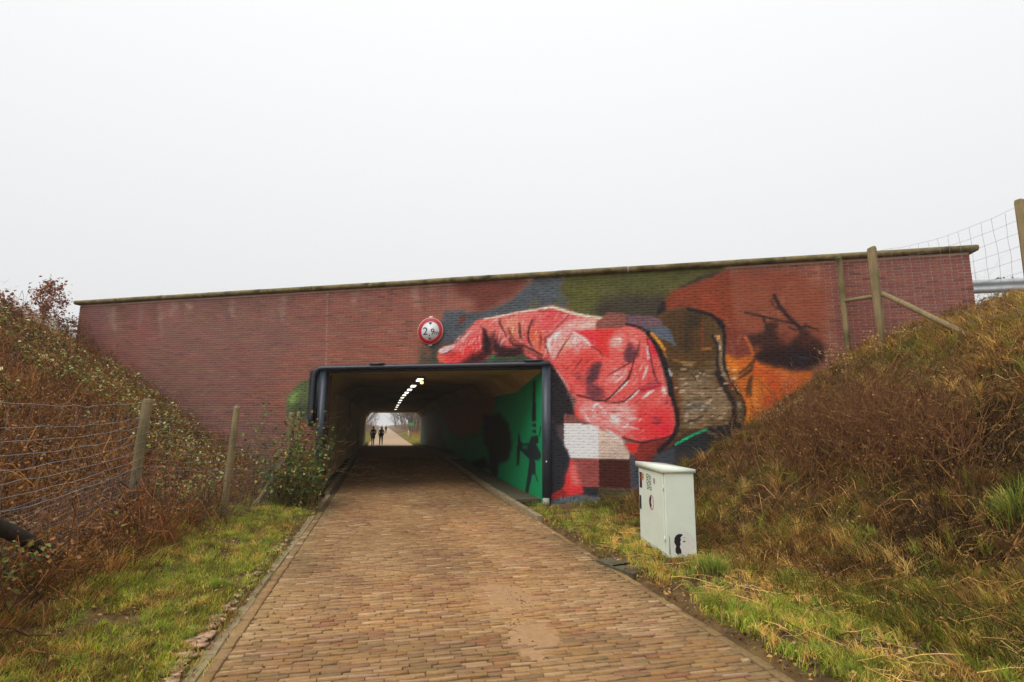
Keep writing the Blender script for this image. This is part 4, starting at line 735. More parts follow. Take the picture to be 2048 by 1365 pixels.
for i in range(NP):
    L_, Wd = LW[i]
    if single[i]:
        key = int(prand[i, 0] * 4) * 12 + int(prand[i, 2] * 6) * 2 + (1 if sandiness(cx_[i], cy_[i]) * prand[i, 3] > .25 else 0)
        if key not in varm:
            V, q = paver_local(PL - PJ, Wd, r2_); varm[key] = mesh('paver', V, q, worn(pc[i], r2_))
        o = put('paver', varm[key], M['paver'], path, loc=(rows[i, 0], rows[i, 2], zs_[i])); o.rotation_euler = (til[i, 0] * .6, til[i, 1] * .3, rot[i]); o.scale = (L_ / (PL - PJ), 1, 1)
        continue
    V, q = paver_local(L_, Wd, r2_); c_, s_ = math.cos(rot[i]), math.sin(rot[i]); V[:, 2] += til[i, 0] * .6 * (V[:, 1] - Wd / 2) + til[i, 1] * .25 * (V[:, 0] - L_ / 2)
    V = np.c_[rows[i, 0] + V[:, 0] * c_ - V[:, 1] * s_, rows[i, 2] + V[:, 0] * s_ + V[:, 1] * c_, V[:, 2] + zs_[i]]
    AV.append(V); AF.append(q + nvx); nvx += 12; AC.append(worn(pc[i], r2_))
put('paving', mesh('paving', np.concatenate(AV), np.concatenate(AF), np.concatenate(AC)), M['paver'], path, kind='stuff')
ys = np.arange(26.95, 53, .5); xs = np.array([-1.19, 0, 1, 2, 2.825]); put('distant_paving', mesh('distant_paving', np.stack([np.repeat(xs[:, None], len(ys), 1), np.repeat(ys[None], len(xs), 0), np.repeat(zroad(ys)[None] - .003, len(xs), 0)], -1).reshape(-1, 3), grid(len(xs), len(ys)), pc.mean(0)), M['paver'], path)
def kerbrow(x0, x1, y0, y1, ztop):
    y = y0
    while y < y1:
        me = bevbox(x0, x1, 0, .985, ztop - .2, ztop, .01); o = put('kerb_stone', me, M['kerb'], path, loc=(rng.normal(0, .006), y, rng.normal(0, .003))); o.rotation_euler = (0, rng.normal(0, .015), rng.normal(0, .004)); y += 1.0
kerbrow(-1.27, -1.17, 2.2, 14, -.002)
# far path beyond the underpass is lighter, worn sand
xs = np.array([-1.3, 0, 1, 2, 3.0]); ys = np.concatenate([np.arange(51.5, 90, 1.0), np.arange(90, 420, 6.0)])
put('far_path', mesh('far_path', np.stack([np.repeat(xs[:, None], len(ys), 1), np.repeat(ys[None], len(xs), 0), np.repeat(zroad(ys)[None] - .008, len(xs), 0)], -1).reshape(-1, 3), grid(len(xs), len(ys))), mat('worn sandy path', srgb(176, 148, 116), rough=.95, n1=(2, .2), bump=(40, .3)), kind='structure')
# sand drifted over the pavers
xs = np.arange(.3, 2.6, .03); ys = np.arange(3.0, 7.4, .04); X_, Y_ = np.meshgrid(xs, ys, indexing='ij'); fld = np.full(X_.shape, -1.0)
for (a, b, r1, r2, k) in SANDP[:2]: fld = np.maximum(fld, 1 - np.hypot((X_ - a) / (r1 * .85), (Y_ - b) / (r2 * .85)))
hgt = .011 * (fld - .12 + .75 * (fbm(X_ * 7, Y_ * 5, 91) - .5) + .5 * (fbm(X_ * 22, Y_ * 16, 93) - .5)); Gq = grid(len(xs), len(ys)); Gq = Gq[hgt.ravel()[Gq].max(1) > -.004]
put('drifted_sand', mesh('drifted_sand', np.c_[X_.ravel(), Y_.ravel(), zroad(Y_).ravel() + np.minimum(hgt.ravel(), .008)], Gq, None, True), mat('drifted sand', srgb(172, 134, 94), rough=1, n1=(18, .18), bump=(120, .5)), label='pale sand drifted over the brick path', cat='sand', kind='stuff')
# broken pale rubble along the left kerb
N = 260; yy = rng.uniform(2.8, 9.5, N); P = np.c_[-1.30 - np.abs(rng.normal(0, .07, N)), yy, terr(-1.35 + 0 * yy, yy) + .004]; sz = rng.uniform(.008, .04, N) * (1 - .4 * (yy > 6)); qb, qf = box(-1, 1, -1, 1, -.5, .35)
V = qb[None] * sz[:, None, None] * rng.uniform(.6, 1.3, (N, 1, 3)) * np.array([1, 1.3, .6]) + rng.normal(0, .004, (N, 8, 3)); a = rng.uniform(0, 6.28, N); V = np.stack([V[..., 0] * np.cos(a)[:, None] - V[..., 1] * np.sin(a)[:, None], V[..., 0] * np.sin(a)[:, None] + V[..., 1] * np.cos(a)[:, None], V[..., 2]], -1) + P[:, None]
put('kerb_rubble', mesh('kerb_rubble', V.reshape(-1, 3), (np.arange(N)[:, None, None] * 8 + qf[None]).reshape(-1, 4), np.repeat(np.array([srgb(196, 160, 128), srgb(170, 134, 100), srgb(206, 176, 150)])[rng.integers(0, 3, N)], 8, 0)), M['twig'], label='broken pale rubble between the left kerb and the lawn', cat='rubble', kind='stuff')
# droppings and crumbs of earth on the path
P = []
for (a, b, sp, n) in ((1030, 1200, .14, 60), (1035, 1255, .09, 40), (660, 1138, .12, 5), (935, 1135, .1, 5), (560, 1290, .4, 14)):
    d = ray(a, b); c = CAMP + d * (-EYE / d[2]); P.append(np.c_[c[0] + rng.normal(0, sp * .6, n), c[1] + rng.normal(0, sp * 1.6, n)])
P = np.concatenate(P); N = len(P); sz = rng.uniform(.004, .011, N); octa = np.array([[1, 0, 0], [0, 1, 0], [-1, 0, 0], [0, -1, 0], [0, 0, .7], [0, 0, -.4]]); fo = np.array([[0, 1, 4], [1, 2, 4], [2, 3, 4], [3, 0, 4], [1, 0, 5], [2, 1, 5], [3, 2, 5], [0, 3, 5]])
V = np.c_[P, zroad(P[:, 1]) + .004][:, None] + octa[None] * sz[:, None, None] * rng.uniform(.7, 1.3, (N, 6, 1)); put('earth_crumbs', mesh('crumbs', V.reshape(-1, 3), (np.arange(N)[:, None, None] * 6 + fo[None]).reshape(-1, 3), np.repeat(srgb(70, 48, 30), 1)[None] * 0 + srgb(96, 66, 40)), M['twig'], label='dark crumbs of earth scattered on the brick path', cat='earth', kind='stuff')
# ------------------------------------------------------------------ utility cabinet
A, B = np.array([3.87, 7.68]), np.array([3.68, 6.58]); th = math.atan2(B[1] - A[1], B[0] - A[0]); LC, DC, HC = 1.12, .40, 1.15
cab = thing('utility_cabinet', (A[0], A[1], .0), 'pale grey steel utility cabinet with stickers standing on the right verge', 'cabinet', rz=th)      # x along the door, y away from the path
put('plinth', bevbox(.02, LC - .02, .02, DC - .02, -.1, .07, .006), M['plinth'], cab); put('body', bevbox(0, LC, 0, DC, .05, HC, .008), M['cabinet'], cab)
dr = put('door', bevbox(.035, LC - .03, -.016, -.002, .10, HC - .03, .005), M['cabinet'], cab); put('handle', bevbox(.10, .135, -.034, -.0165, .52, .72, .006), M['black'], dr)
for zz in (.25, .9): put('hinge', mesh('h', *tube([(LC - .022, -.012, zz), (LC - .022, -.012, zz + .07)], .008, 8)), M['cabinet'], cab)
V = np.array([[-.03, -.045, HC - .015], [LC + .022, -.045, HC - .015], [LC + .022, DC + .022, HC - .015], [-.03, DC + .022, HC - .015], [-.03, -.045, HC + .062], [LC + .022, -.045, HC + .062], [LC + .022, DC + .022, HC + .03], [-.03, DC + .022, HC + .03]])
put('lid', mesh('lid', V, np.array([[3, 2, 1, 0], [4, 5, 6, 7], [0, 1, 5, 4], [1, 2, 6, 5], [2, 3, 7, 6], [3, 0, 4, 7]])), M['cabinet'], cab)
def flat(name, pts, mt, y=-.0172, parent=cab): n = len(pts); put(name, mesh(name, np.array([[a, y, b] for a, b in pts]), np.array([np.arange(n)])), mt, parent)
def rect(a0, a1, b0, b1): return [(a0, b0), (a1, b0), (a1, b1), (a0, b1)]
flat('sticker', rect(.07, .19, .83, 1.06), M['purple']); flat('sticker_mark', rect(.085, .12, .93, 1.02), M['pink'], -.0182); flat('sticker', rect(.205, .285, .95, 1.06), M['yellow']); flat('sticker_mark', rect(.22, .27, .98, 1.0), M['black'], -.0182); flat('sticker_mark', rect(.22, .26, 1.02, 1.035), M['black'], -.0182)
for k in range(3):                                              # block letters in three rows
    zb = .995 - k * .075; x = .40
    for (a0, a1, b0, b1) in ((0, .10, .052, .064), (0, .018, 0, .064), (0, .07, .0, .012), (.052, .07, .0, .038), (.052, .11, .026, .038), (.12, .138, 0, .064), (.12, .20, .0, .012), (.182, .20, .0, .05), (.15, .20, .038, .05)):
        flat('block_letter', rect(x + a0 + .012 * k, x + a1 + .012 * k, zb + b0, zb + b1), M['black'])
flat('worn_patch', [(.745 + .05 * math.cos(t), .985 + .045 * math.sin(t)) for t in np.linspace(0, 2 * math.pi, 14)[:-1]], M['plinth'])
rc = (.60, .68); rr = .105; ang = np.linspace(0, 2 * math.pi, 33)[:-1]
flat('round_sticker', [(rc[0] + rr * math.cos(t), rc[1] + rr * math.sin(t)) for t in ang], M['pink']); flat('sticker_face', [(rc[0] + rr * .86 * math.cos(t), rc[1] + rr * .86 * math.sin(t)) for t in ang], M['print_white'], -.0182)
flat('sticker_mark', [(rc[0] + .086 * math.cos(t), rc[1] + .086 * math.sin(t)) for t in np.linspace(math.pi * .45, math.pi * 1.45, 14)] + [(rc[0] + .012, rc[1] - .03), (rc[0] - .022, rc[1] - .005), (rc[0] + .004, rc[1] + .035)], M['black'], -.0190); flat('sticker_mark', rect(rc[0] + .026, rc[0] + .045, rc[1] + .004, rc[1] + .016), M['black'], -.0190)
# stencilled patch low on the side that faces the camera
def side(name, pts, mt, off=.0015): n = len(pts); put(name, mesh(name, np.array([[LC + off, a, b] for a, b in pts]), np.array([np.arange(n)])), mt, cab)
side('stencil_ground', [(.22 + .16 * math.cos(t), .235 + .15 * math.sin(t)) for t in ang], M['print_white'], .0012)
side('stencil', [(.10, .25), (.105, .30), (.13, .335), (.165, .352), (.205, .350), (.222, .340), (.20, .322), (.185, .300), (.192, .275), (.18, .255), (.186, .225), (.172, .19), (.19, .15), (.192, .115), (.17, .095), (.135, .10), (.115, .12), (.112, .16), (.125, .20), (.11, .225)], M['black'], .0024)
side('stencil', [(.215, .255), (.235, .272), (.258, .25), (.24, .254), (.228, .245)], M['black'], .0024); side('stencil', [(.215, .30), (.24, .31), (.262, .297), (.238, .304)], M['black'], .0024); side('scratch', [(.03, .10), (.05, .09), (.045, .30), (.034, .34)], M['plinth'], .0018)
# slab let into the grass beside it
for k, (a, b) in enumerate(((1230, 1124), (1262, 1136))):
    d = ray(a, b); c = CAMP + d * ((.03 - EYE) / d[2]); put('stone_slab', bevbox(-.16, .16, -.2, .2, -.05, .022, .008), M['slab'], loc=(c[0], c[1], .012), label=['dark stone slab in the grass nearest the path edge', 'dark stone slab in the grass nearest the cabinet'][k], cat='slab', group='slabs beside the cabinet').rotation_euler = (0, 0, .2 + .1 * k)
# ------------------------------------------------------------------ wire fences
def post(P, top, r, parent, name='post', mt='wood', sink=.3):
    P = np.array(P, float); top = np.array(top, float); ax = (top - P); pts = [P - ax / np.linalg.norm(ax) * sink, P + ax * .33, P + ax * .7, top - ax * .01, top]; o = np.array(parent.location)
    rs = np.array([1.02, 1.0, .97, .96, .88]) * r; V, Fc = tube(np.array(pts) - o + rng.normal(0, .006, (5, 3)), rs, 12); V += rng.normal(0, .0018, V.shape); put(name, mesh(name, V, Fc, None, False), M[mt], parent)
def up_to(P, py, v=0.0):                                        # height of a point above P seen at picture row py
    z = np.linspace(P[2], P[2] + 4, 400); _, yy, _ = proj(np.c_[np.full(400, P[0]), np.full(400, P[1]), z]); return np.array([P[0], P[1], z[int(np.argmin(np.abs(yy - py)))]])
def wires(A, B, hs, n=14, sag=.03, wob=.01):
    """wires from ground line A..B (x,y,z base) at heights hs"""
    out = []
    for h in hs:
        t = np.linspace(0, 1, n)[:, None]; P = A + (B - A) * t; P = P + np.array([0, 0, 1.0]) * (h - sag * 4 * t * (1 - t) * (h / 2)); P += rng.normal(0, wob, P.shape) * np.array([.3, .3, 1]); out.append(P)
    return out
def wire_mesh(lines, r): return join([sticks(L_[:-1], L_[1:], r, r, 3) for L_ in lines])
LP = [np.array([-4.35, 5.2, 0.]), None, None, None]
b1 = hit(258, 1040); b2 = hit(447, 1040); b3 = np.array([-2.02, 13.05, 0.]); b4 = np.array([-1.92, 13.45, 0.])
d0 = ray(-60, 794); T0 = CAMP + d0 * (4.6 / d0[1]); LP = [np.array([T0[0] - .03, T0[1], 0.]), b1, b2, b3]
for p in LP + [b4]: p[2] = terr(p[0], p[1])
fl = thing('wire_fence', tuple(b2), 'grey wooden post and wire mesh fence along the left verge', 'fence'); fo_ = np.array(fl.location)
tops = [T0, up_to(b1, 800), up_to(b2, 815), up_to(b3, 826)]
tops[1][0] += .06; tops[2][0] += .05
for p, t, r in zip(LP, tops, (.06, .062, .052, .06)): post(p, t, r, fl)
post(b4, up_to(b4, 824), .05, fl)
ha = tops[3] * .5 + b3 * .5; hb = hit(512, 1008); post(hb, ha, .045, fl, 'brace')
g0 = hit(118, 1142) + np.array([0, 0, .10]); d0 = ray(-30, 1040); g1 = CAMP + d0 * (4.9 / d0[1]); post(g0, g1, .06, fl, 'brace', 'darkwood')
lines = []; fine = []
for A_, B_, ta, tb in zip(LP[:-1], LP[1:], tops[:-1], tops[1:]):
    for k, f in enumerate((.44, .51, .58, .65, .72, .79, .86, .985)):
        t = np.linspace(0, 1, 16)[:, None]; a = A_ + (ta - A_) * f; b = B_ + (tb - B_) * f; P = a + (b - a) * t; P[:, 2] -= .05 * np.sin(t[:, 0] * math.pi); P += rng.normal(0, .006, P.shape); P[:, 0] += .055; lines.append(P)
    n = int(np.linalg.norm(B_ - A_) / .16)
    for t in np.linspace(0, 1, n): a = A_ + (B_ - A_) * t; b = ta + (tb - ta) * t; q = np.linspace(.42, .985, 6)[:, None]; P = a + (b - a) * q + rng.normal(0, .012, (6, 3)); P[:, 0] += .055; P[:, 2] -= .05 * math.sin(t * math.pi); fine.append(P)
    for f in np.linspace(.02, .44, 15):
        t = np.linspace(0, 1, 14)[:, None]; a = A_ + (ta - A_) * f; b = B_ + (tb - B_) * f; P = a + (b - a) * t; P += rng.normal(0, .006, P.shape); P[:, 0] += .06; fine.append(P)
    n = int(np.linalg.norm(B_ - A_) / .06)
    for t in np.linspace(0, 1, n): a = A_ + (B_ - A_) * t; b = ta + (tb - ta) * t; q = np.array([[.0], [.2], [.44]]); P = a + (b - a) * q + rng.normal(0, .004, (3, 3)); P[:, 0] += .06; fine.append(P)
nl_ = len(lines) // 3
for k in range(nl_):
    V, Fc = wire_mesh([np.concatenate([lines[k + nl_ * q] for q in range(3)])], .0030); put('wire', mesh('w', V - fo_, Fc), M['wire'], fl)
V, Fc = wire_mesh(fine, .0014); put('netting', mesh('w', V - fo_, Fc), M['wire'], fl, kind='stuff')
# right hand fence on the slope
c1 = np.array([9.04, 7.93, 0.]); c1[2] = terr(c1[0], c1[1]); s_, z_ = on_wall(1696, 700, -.22); c0 = W(s_, z_, -.22); c0[2] = terr(c0[0], c0[1]); c2 = np.array([9.2, 5.57, 0.]); c2[2] = terr(c2[0], c2[1])
fr2 = thing('wire_fence', tuple(c1), 'wooden strainer posts and square wire mesh fence climbing the right bank', 'fence'); fo2 = np.array(fr2.location)
t1 = up_to(c1, 497); t0 = up_to(c0, 516); t2 = up_to(c2, 402); t1[0] -= .02; t0[0] -= .02
post(c0, t0, .055, fr2); post(c1, t1, .082, fr2); post(c2, t2, .074, fr2)
def ptat(A_, B_, py): 
    q = np.linspace(0, 1, 300)[:, None]; P = A_ + (B_ - A_) * q; _, yy, _ = proj(P); return P[int(np.argmin(np.abs(yy - py)))]
e0, e1 = ptat(c0, t0, 603), ptat(c1, t1, 592); o = np.array(fr2.location); put('rail', mesh('rail', *tube(np.array([e0, (e0 + e1) / 2, e1]) - o, .04, 10)), M['wood'], fr2)
dd = hit(1945, 674); post(dd, ptat(c1, t1, 586) + np.array([.06, -.02, 0]), .05, fr2, 'brace', sink=.05)
c3 = c2 + np.array([.3, -2.6, 0]); c3[2] = terr(c3[0], c3[1]); t3 = c3 + (t2 - c2)
for A_, B_, ta, tb in ((c1, c2, t1, t2), (c2, c3, t2, t3)):
    lines = []
    for f in np.linspace(.12, .96, 9):
        t = np.linspace(0, 1, 14)[:, None]; P = A_ + (ta - A_) * f + (B_ + (tb - B_) * f - A_ - (ta - A_) * f) * t; P[:, 2] -= .13 * np.sin(t[:, 0] * math.pi) * f; lines.append(P + rng.normal(0, .004, P.shape))
    for t in np.linspace(.02, .98, 15): a = A_ + (B_ - A_) * t; b = ta + (tb - ta) * t; q = np.linspace(.1, .96, 8)[:, None]; P = a + (b - a) * q + rng.normal(0, .008, (8, 3)); P[:, 2] -= .13 * math.sin(t * math.pi) * q[:, 0]; lines.append(P)
    V, Fc = wire_mesh(lines, .0024); put('wire_mesh', mesh('w', V - fo2, Fc), M['wire'], fr2)
# ------------------------------------------------------------------ guard rail on the motorway verge
s_, z_ = on_wall(2000, 572, 1.6); gr = thing('guard_rail', W(9, 4.14, 1.6), 'galvanised motorway guard rail above the right bank', 'guard rail'); go = np.array(gr.location)
pf = [(.0, .155), (-.03, .13), (-.06, .10), (-.06, .05), (-.02, .02), (-.02, -.02), (-.06, -.05), (-.06, -.10), (-.03, -.13), (0, -.155)]; st = np.arange(5.5, 34, 1.0)
V = np.array([W(s, z_ + z, 1.6 + v) for s in st for v, z in pf]); Fq = grid(len(st), len(pf)); put('rail', mesh('rail', V - go, Fq, None, True), M['zinc'], gr)
for s in np.arange(6, 34, 2.0): V, Fc = wbox(s - .05, s + .05, 4.1, z_ + .12, 1.61, 1.68); put('post', mesh('post', V - go, Fc), M['zinc'], gr)
# ------------------------------------------------------------------ vegetation
def scatter(n, x0, x1, y0, y1, dref, pw=1.5, seed=1, gap=.06, margin=180):
    r = np.random.default_rng(seed); x = r.uniform(x0, x1, n); y = r.uniform(y0, y1, n); z = terr(x, y); P = np.c_[x, y, z]
    px, py, d = proj(P); k = (vdist(x, y) < -gap) & (d > .6) & (px > -900) & (px < 2950) & (py < 1365 + margin) & ((px > -margin) & (px < 2048 + margin) | (r.random(n) < .3)) & (r.random(n) < np.minimum(1, (dref / np.maximum(d, .1)) ** pw)); return P[k], d[k]
VK = np.array([1.7, 1.58, 1.1])
def pick(cols, w, n, seed):
    r = np.random.default_rng(seed); c = np.array([srgb(*q) for q in cols]) * VK; i = r.choice(len(c), n, p=np.array(w) / np.sum(w)); return c[i] * r.uniform(.75, 1.25, (n, 1))
def downhill(P, e=.15):
    gx = terr(P[:, 0] + e, P[:, 1]) - terr(P[:, 0] - e, P[:, 1]); gy = terr(P[:, 0], P[:, 1] + e) - terr(P[:, 0], P[:, 1] - e); return np.arctan2(-gy, -gx)
def grass(name, P, h0, h1, w0, w1, l0, l1, col, seed, label, ld=None, parent=None):
    r = np.random.default_rng(seed); n = len(P); H = r.uniform(h0, h1, n) * (.6 + .8 * fbm(P[:, 0] * 2.2, P[:, 1] * 2.2, seed)); wd = r.uniform(w0, w1, n); ln = r.uniform(l0, l1, n)
    a = r.uniform(0, 2 * math.pi, n) if ld is None else ld + r.normal(0, 1.0, n) + 2.2 * (fbm(P[:, 0] * 1.7, P[:, 1] * 1.7, seed + 5) - .5) * 2
    cl = .40 + 1.15 * vnoise(P[:, 0] * 7, P[:, 1] * 7, seed + 2) * (.55 + .9 * vnoise(P[:, 0] * 19, P[:, 1] * 19, seed + 3)); H = H * (.6 + .8 * vnoise(P[:, 0] * 9, P[:, 1] * 9, seed + 4)); col = col * (cl * r.uniform(.7, 1.3, n))[:, None]
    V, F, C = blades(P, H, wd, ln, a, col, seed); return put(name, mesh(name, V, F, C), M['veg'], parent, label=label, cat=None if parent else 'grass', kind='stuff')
GREEN = [(112, 134, 42), (140, 152, 60), (92, 118, 38), (168, 164, 84), (156, 132, 78), (110, 84, 50)]
# left lawn
P, d = scatter(235000, -3.4, -1.12, 2.2, 13.2, 3.8, seed=2)
f = np.clip((fbm(P[:, 0] * 1.3, P[:, 1] * .9, 71) - .45) * 3 + .4 - np.clip((-P[:, 0] - 2.3) * 1.4, 0, 1) * .9, 0, 1); edge = np.clip((-P[:, 0] - 1.12 - .16 * vnoise(P[:, 1] * 3, P[:, 1] * 0, 5)) / .2, 0, 1)
k = (rng.random(len(P)) < .03 + .97 * edge) & (fbm(P[:, 0] * 2.6, P[:, 1] * 2.6, 15) > .36) ; P, f = P[k], f[k]
c1_ = pick(GREEN, (4, 4, 2.4, 2, 1, .4), len(P), 3); c2_ = pick([(140, 110, 62), (112, 82, 48), (160, 134, 84), (84, 60, 38), (118, 120, 50)], (3, 3, 2, 2, 2), len(P), 4); sel = rng.random(len(P)) < f * .85 + .1
grass('lawn_grass', P, .025, .085, .003, .007, .3, .97, np.where(sel[:, None], c1_, c2_), 5, 'short green and straw grass on the left verge')
# right verge
P, d = scatter(320000, 2.86, 5.6, 2.0, 11.6, 3.8, seed=6)
f = np.clip((fbm(P[:, 0] * 1.1, P[:, 1] * 1.1, 73) - .42) * 3.2 + .05 - np.clip((P[:, 0] - 4.3) * .8, 0, 1) * .7 + .5 * (P[:, 1] > 6.5), 0, 1)
k = (rng.random(len(P)) < .03 + .97 * np.clip((P[:, 0] - 2.86 - .18 * vnoise(P[:, 1] * 3, P[:, 1] * 0, 6)) / .2, 0, 1)) & (fbm(P[:, 0] * 2.4, P[:, 1] * 2.4, 16) > .45); P, f = P[k], f[k]
c1_ = pick(GREEN, (4, 3, 3, 1.4, 1, .4), len(P), 7); c2_ = pick([(146, 112, 66), (104, 74, 46), (182, 152, 100), (74, 52, 34), (122, 118, 52)], (3, 3, 2, 2, 1.4), len(P), 8); sel = rng.random(len(P)) < f * .85 + .08
grass('verge_grass', P, .03, .11, .003, .007, .3, .97, np.where(sel[:, None], c1_, c2_), 9, 'green tufts and straw grass on the right verge')
# right bank: drooping dead grass, moss and straw
P, d = scatter(420000, 4.2, 14.0, -1.0, 12, 4.6, 1.35, seed=10)
f = fbm(P[:, 0] * .8, P[:, 1] * .8, 75); hi = np.clip((P[:, 0] - 7.6) / 2, 0, 1); g_ = np.clip((fbm(P[:, 0] * 1.4 + 7, P[:, 1] * 1.4, 77) - .47) * 5, 0, 1)
cb = pick([(116, 84, 50), (92, 62, 40), (146, 110, 68), (74, 50, 34), (168, 134, 86)], (3, 3, 2.2, 2, 1.3), len(P), 11); cs = pick([(176, 146, 90), (150, 128, 66), (128, 116, 54), (190, 164, 110), (118, 88, 50)], (3, 3, 2.5, 1.5, 2), len(P), 12); cg = pick([(112, 116, 40), (96, 108, 40), (130, 124, 54)], (2, 2, 1), len(P), 13)
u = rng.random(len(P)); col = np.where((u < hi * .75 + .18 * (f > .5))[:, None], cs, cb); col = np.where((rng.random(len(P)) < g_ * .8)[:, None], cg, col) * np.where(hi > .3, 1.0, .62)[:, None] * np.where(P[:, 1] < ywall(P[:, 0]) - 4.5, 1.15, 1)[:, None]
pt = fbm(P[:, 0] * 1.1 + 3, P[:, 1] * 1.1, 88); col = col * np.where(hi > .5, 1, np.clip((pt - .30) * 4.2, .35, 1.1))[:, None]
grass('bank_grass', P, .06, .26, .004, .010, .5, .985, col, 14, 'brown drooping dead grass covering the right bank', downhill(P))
P, d = scatter(150000, 4.3, 9.0, 0, 11, 5, 1.3, seed=29); k = (fbm(P[:, 0] * 1.3 + 4, P[:, 1] * 1.3, 89) + .2 * vnoise(P[:, 0] * 6, P[:, 1] * 6, 90) > .66); P = P[k]
grass('bank_moss', P, .02, .07, .004, .009, .3, .97, pick([(104, 112, 36), (122, 124, 44), (88, 98, 36)], (2, 2, 2), len(P), 30), 30, 'low mossy green growth on the lower right bank')
# tussocks of dead grass on both banks
def tussocks(name, n, x0, x1, y0, y1, cols, w, seed, label, h0=.12, h1=.38, nb_=70, dref=7):
    C0, d = scatter(n, x0, x1, y0, y1, dref, 1.0, seed); r = np.random.default_rng(seed); m_ = len(C0); N = m_ * nb_; hh_ = r.uniform(h0, h1, m_); a = r.uniform(0, 2 * math.pi, N); q = np.abs(r.normal(0, .05, N)); P = np.repeat(C0, nb_, 0) + np.c_[np.cos(a) * q, np.sin(a) * q, np.zeros(N)]
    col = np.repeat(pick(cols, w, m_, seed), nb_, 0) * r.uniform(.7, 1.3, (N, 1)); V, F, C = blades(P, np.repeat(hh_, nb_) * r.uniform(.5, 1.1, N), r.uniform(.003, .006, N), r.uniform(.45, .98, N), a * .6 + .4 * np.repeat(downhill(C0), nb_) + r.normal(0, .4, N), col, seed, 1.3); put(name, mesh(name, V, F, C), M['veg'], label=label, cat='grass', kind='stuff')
tussocks('bank_tussocks', 1500, 4.7, 13, 0, 12, [(150, 118, 70), (124, 92, 54), (104, 76, 46), (112, 112, 50), (176, 150, 98)], (3, 3, 3, 3, 1), 91, 'straw coloured grass tussocks on the right bank')
tussocks('verge_tussocks', 1100, 3.1, 5.6, 2, 10, [(132, 150, 66), (168, 160, 88), (186, 154, 96), (110, 128, 50)], (3, 2, 2, 2), 92, 'small green and straw tussocks in the right verge', .07, .2, 38)
tussocks('lawn_tussocks', 520, -3.2, -1.4, 2, 12, [(140, 156, 64), (160, 156, 84), (176, 146, 88), (112, 134, 48)], (3, 2, 1.5, 2), 93, 'small green and straw tussocks in the left lawn', .05, .14, 45)
tussocks('bracken_tussocks', 1500, -12, -2.6, 3, 18.5, [(156, 112, 66), (128, 86, 52), (176, 136, 84), (112, 72, 46)], (3, 3, 2, 2), 94, 'brown tussocks of dead grass on the left bank', .18, .5)
# dead leaf litter on both banks
def litter(name, P, s0, s1, cols, w, seed, label, lift=.05, cat='leaves'):
    r = np.random.default_rng(seed); Q = P.copy(); Q[:, 2] += r.uniform(.0, lift, len(P)); V, F, C = leaves(Q, r.uniform(s0, s1, len(P)), pick(cols, w, len(P), seed), seed, .8); put(name, mesh(name, V, F, C), M['leaf'], label=label, cat=cat, kind='stuff')
BR = [(104, 76, 48), (80, 58, 40), (122, 94, 60), (60, 44, 32), (150, 120, 80)]
P, d = scatter(160000, 4.4, 13, -1, 12, 4, 1.4, seed=15); litter('bank_litter', P, .02, .06, BR, (3, 3, 2, 2, 1), 16, 'brown leaf litter between the grass of the right bank', .06)
P, d = scatter(14000, -3.2, -1.2, 2.2, 12, 5, 1.2, seed=19); P = P[rng.random(len(P)) < .4]; litter('lawn_litter', P, .02, .045, BR, (3, 3, 2, 2, 2), 19, 'dead brown leaves lying in the left lawn', .04)
P, d = scatter(26000, 2.9, 5, 2, 10, 5, 1.2, seed=17); P = P[rng.random(len(P)) < .35]; litter('verge_litter', P, .02, .05, BR, (3, 3, 2, 2, 2), 18, 'dead brown leaves lying in the right verge', .05)
# left bank: dead bracken and bramble
P, d = scatter(330000, -14, -2.3, 2, 19, 6.5, 1.1, seed=20); w_ = np.clip((-P[:, 0] - 2.5) * 1.2, .15, 1); k = rng.random(len(P)) < w_; P, d = P[k], d[k]
cb = pick([(126, 86, 52), (98, 64, 40), (150, 112, 70), (76, 50, 34), (168, 134, 90), (104, 98, 46)], (3, 3, 2.2, 2, 1.2, 1.2), len(P), 21)
cb = cb * np.clip((fbm(P[:, 0] * 1.1, P[:, 1] * 1.1, 87) - .28) * 4, .4, 1.15)[:, None]
grass('bank_bracken', P, .10, .42, .004, .011, .55, .97, cb, 22, 'brown dead bracken and grass covering the left bank', downhill(P))
P, d = scatter(200000, -14, -2.6, 2, 19, 6.5, 1.1, seed=23); litter('bracken_leaves', P, .02, .055, [(120, 82, 50), (94, 62, 40), (142, 104, 66), (68, 46, 34), (134, 92, 56)], (3, 3, 2, 2, 1), 24, 'curled brown leaves hanging in the bracken of the left bank', .45)
P, d = scatter(120000, -13, -2.7, 2, 19, 6.5, 1.0, seed=25); k = (fbm(P[:, 0] * .8, P[:, 1] * .8 + P[:, 2] * .4, 79) + .25 * vnoise(P[:, 0] * 4, P[:, 1] * 4, 80) > .64) & (P[:, 2] > .25); P = P[k]
litter('bramble_leaves', P, .03, .085, [(84, 104, 46), (64, 88, 44), (110, 120, 58), (140, 152, 116), (176, 180, 150), (120, 96, 44)], (3, 3, 2, .8, .25, .8), 26, 'green bramble leaves scattered over the left bank', .55)
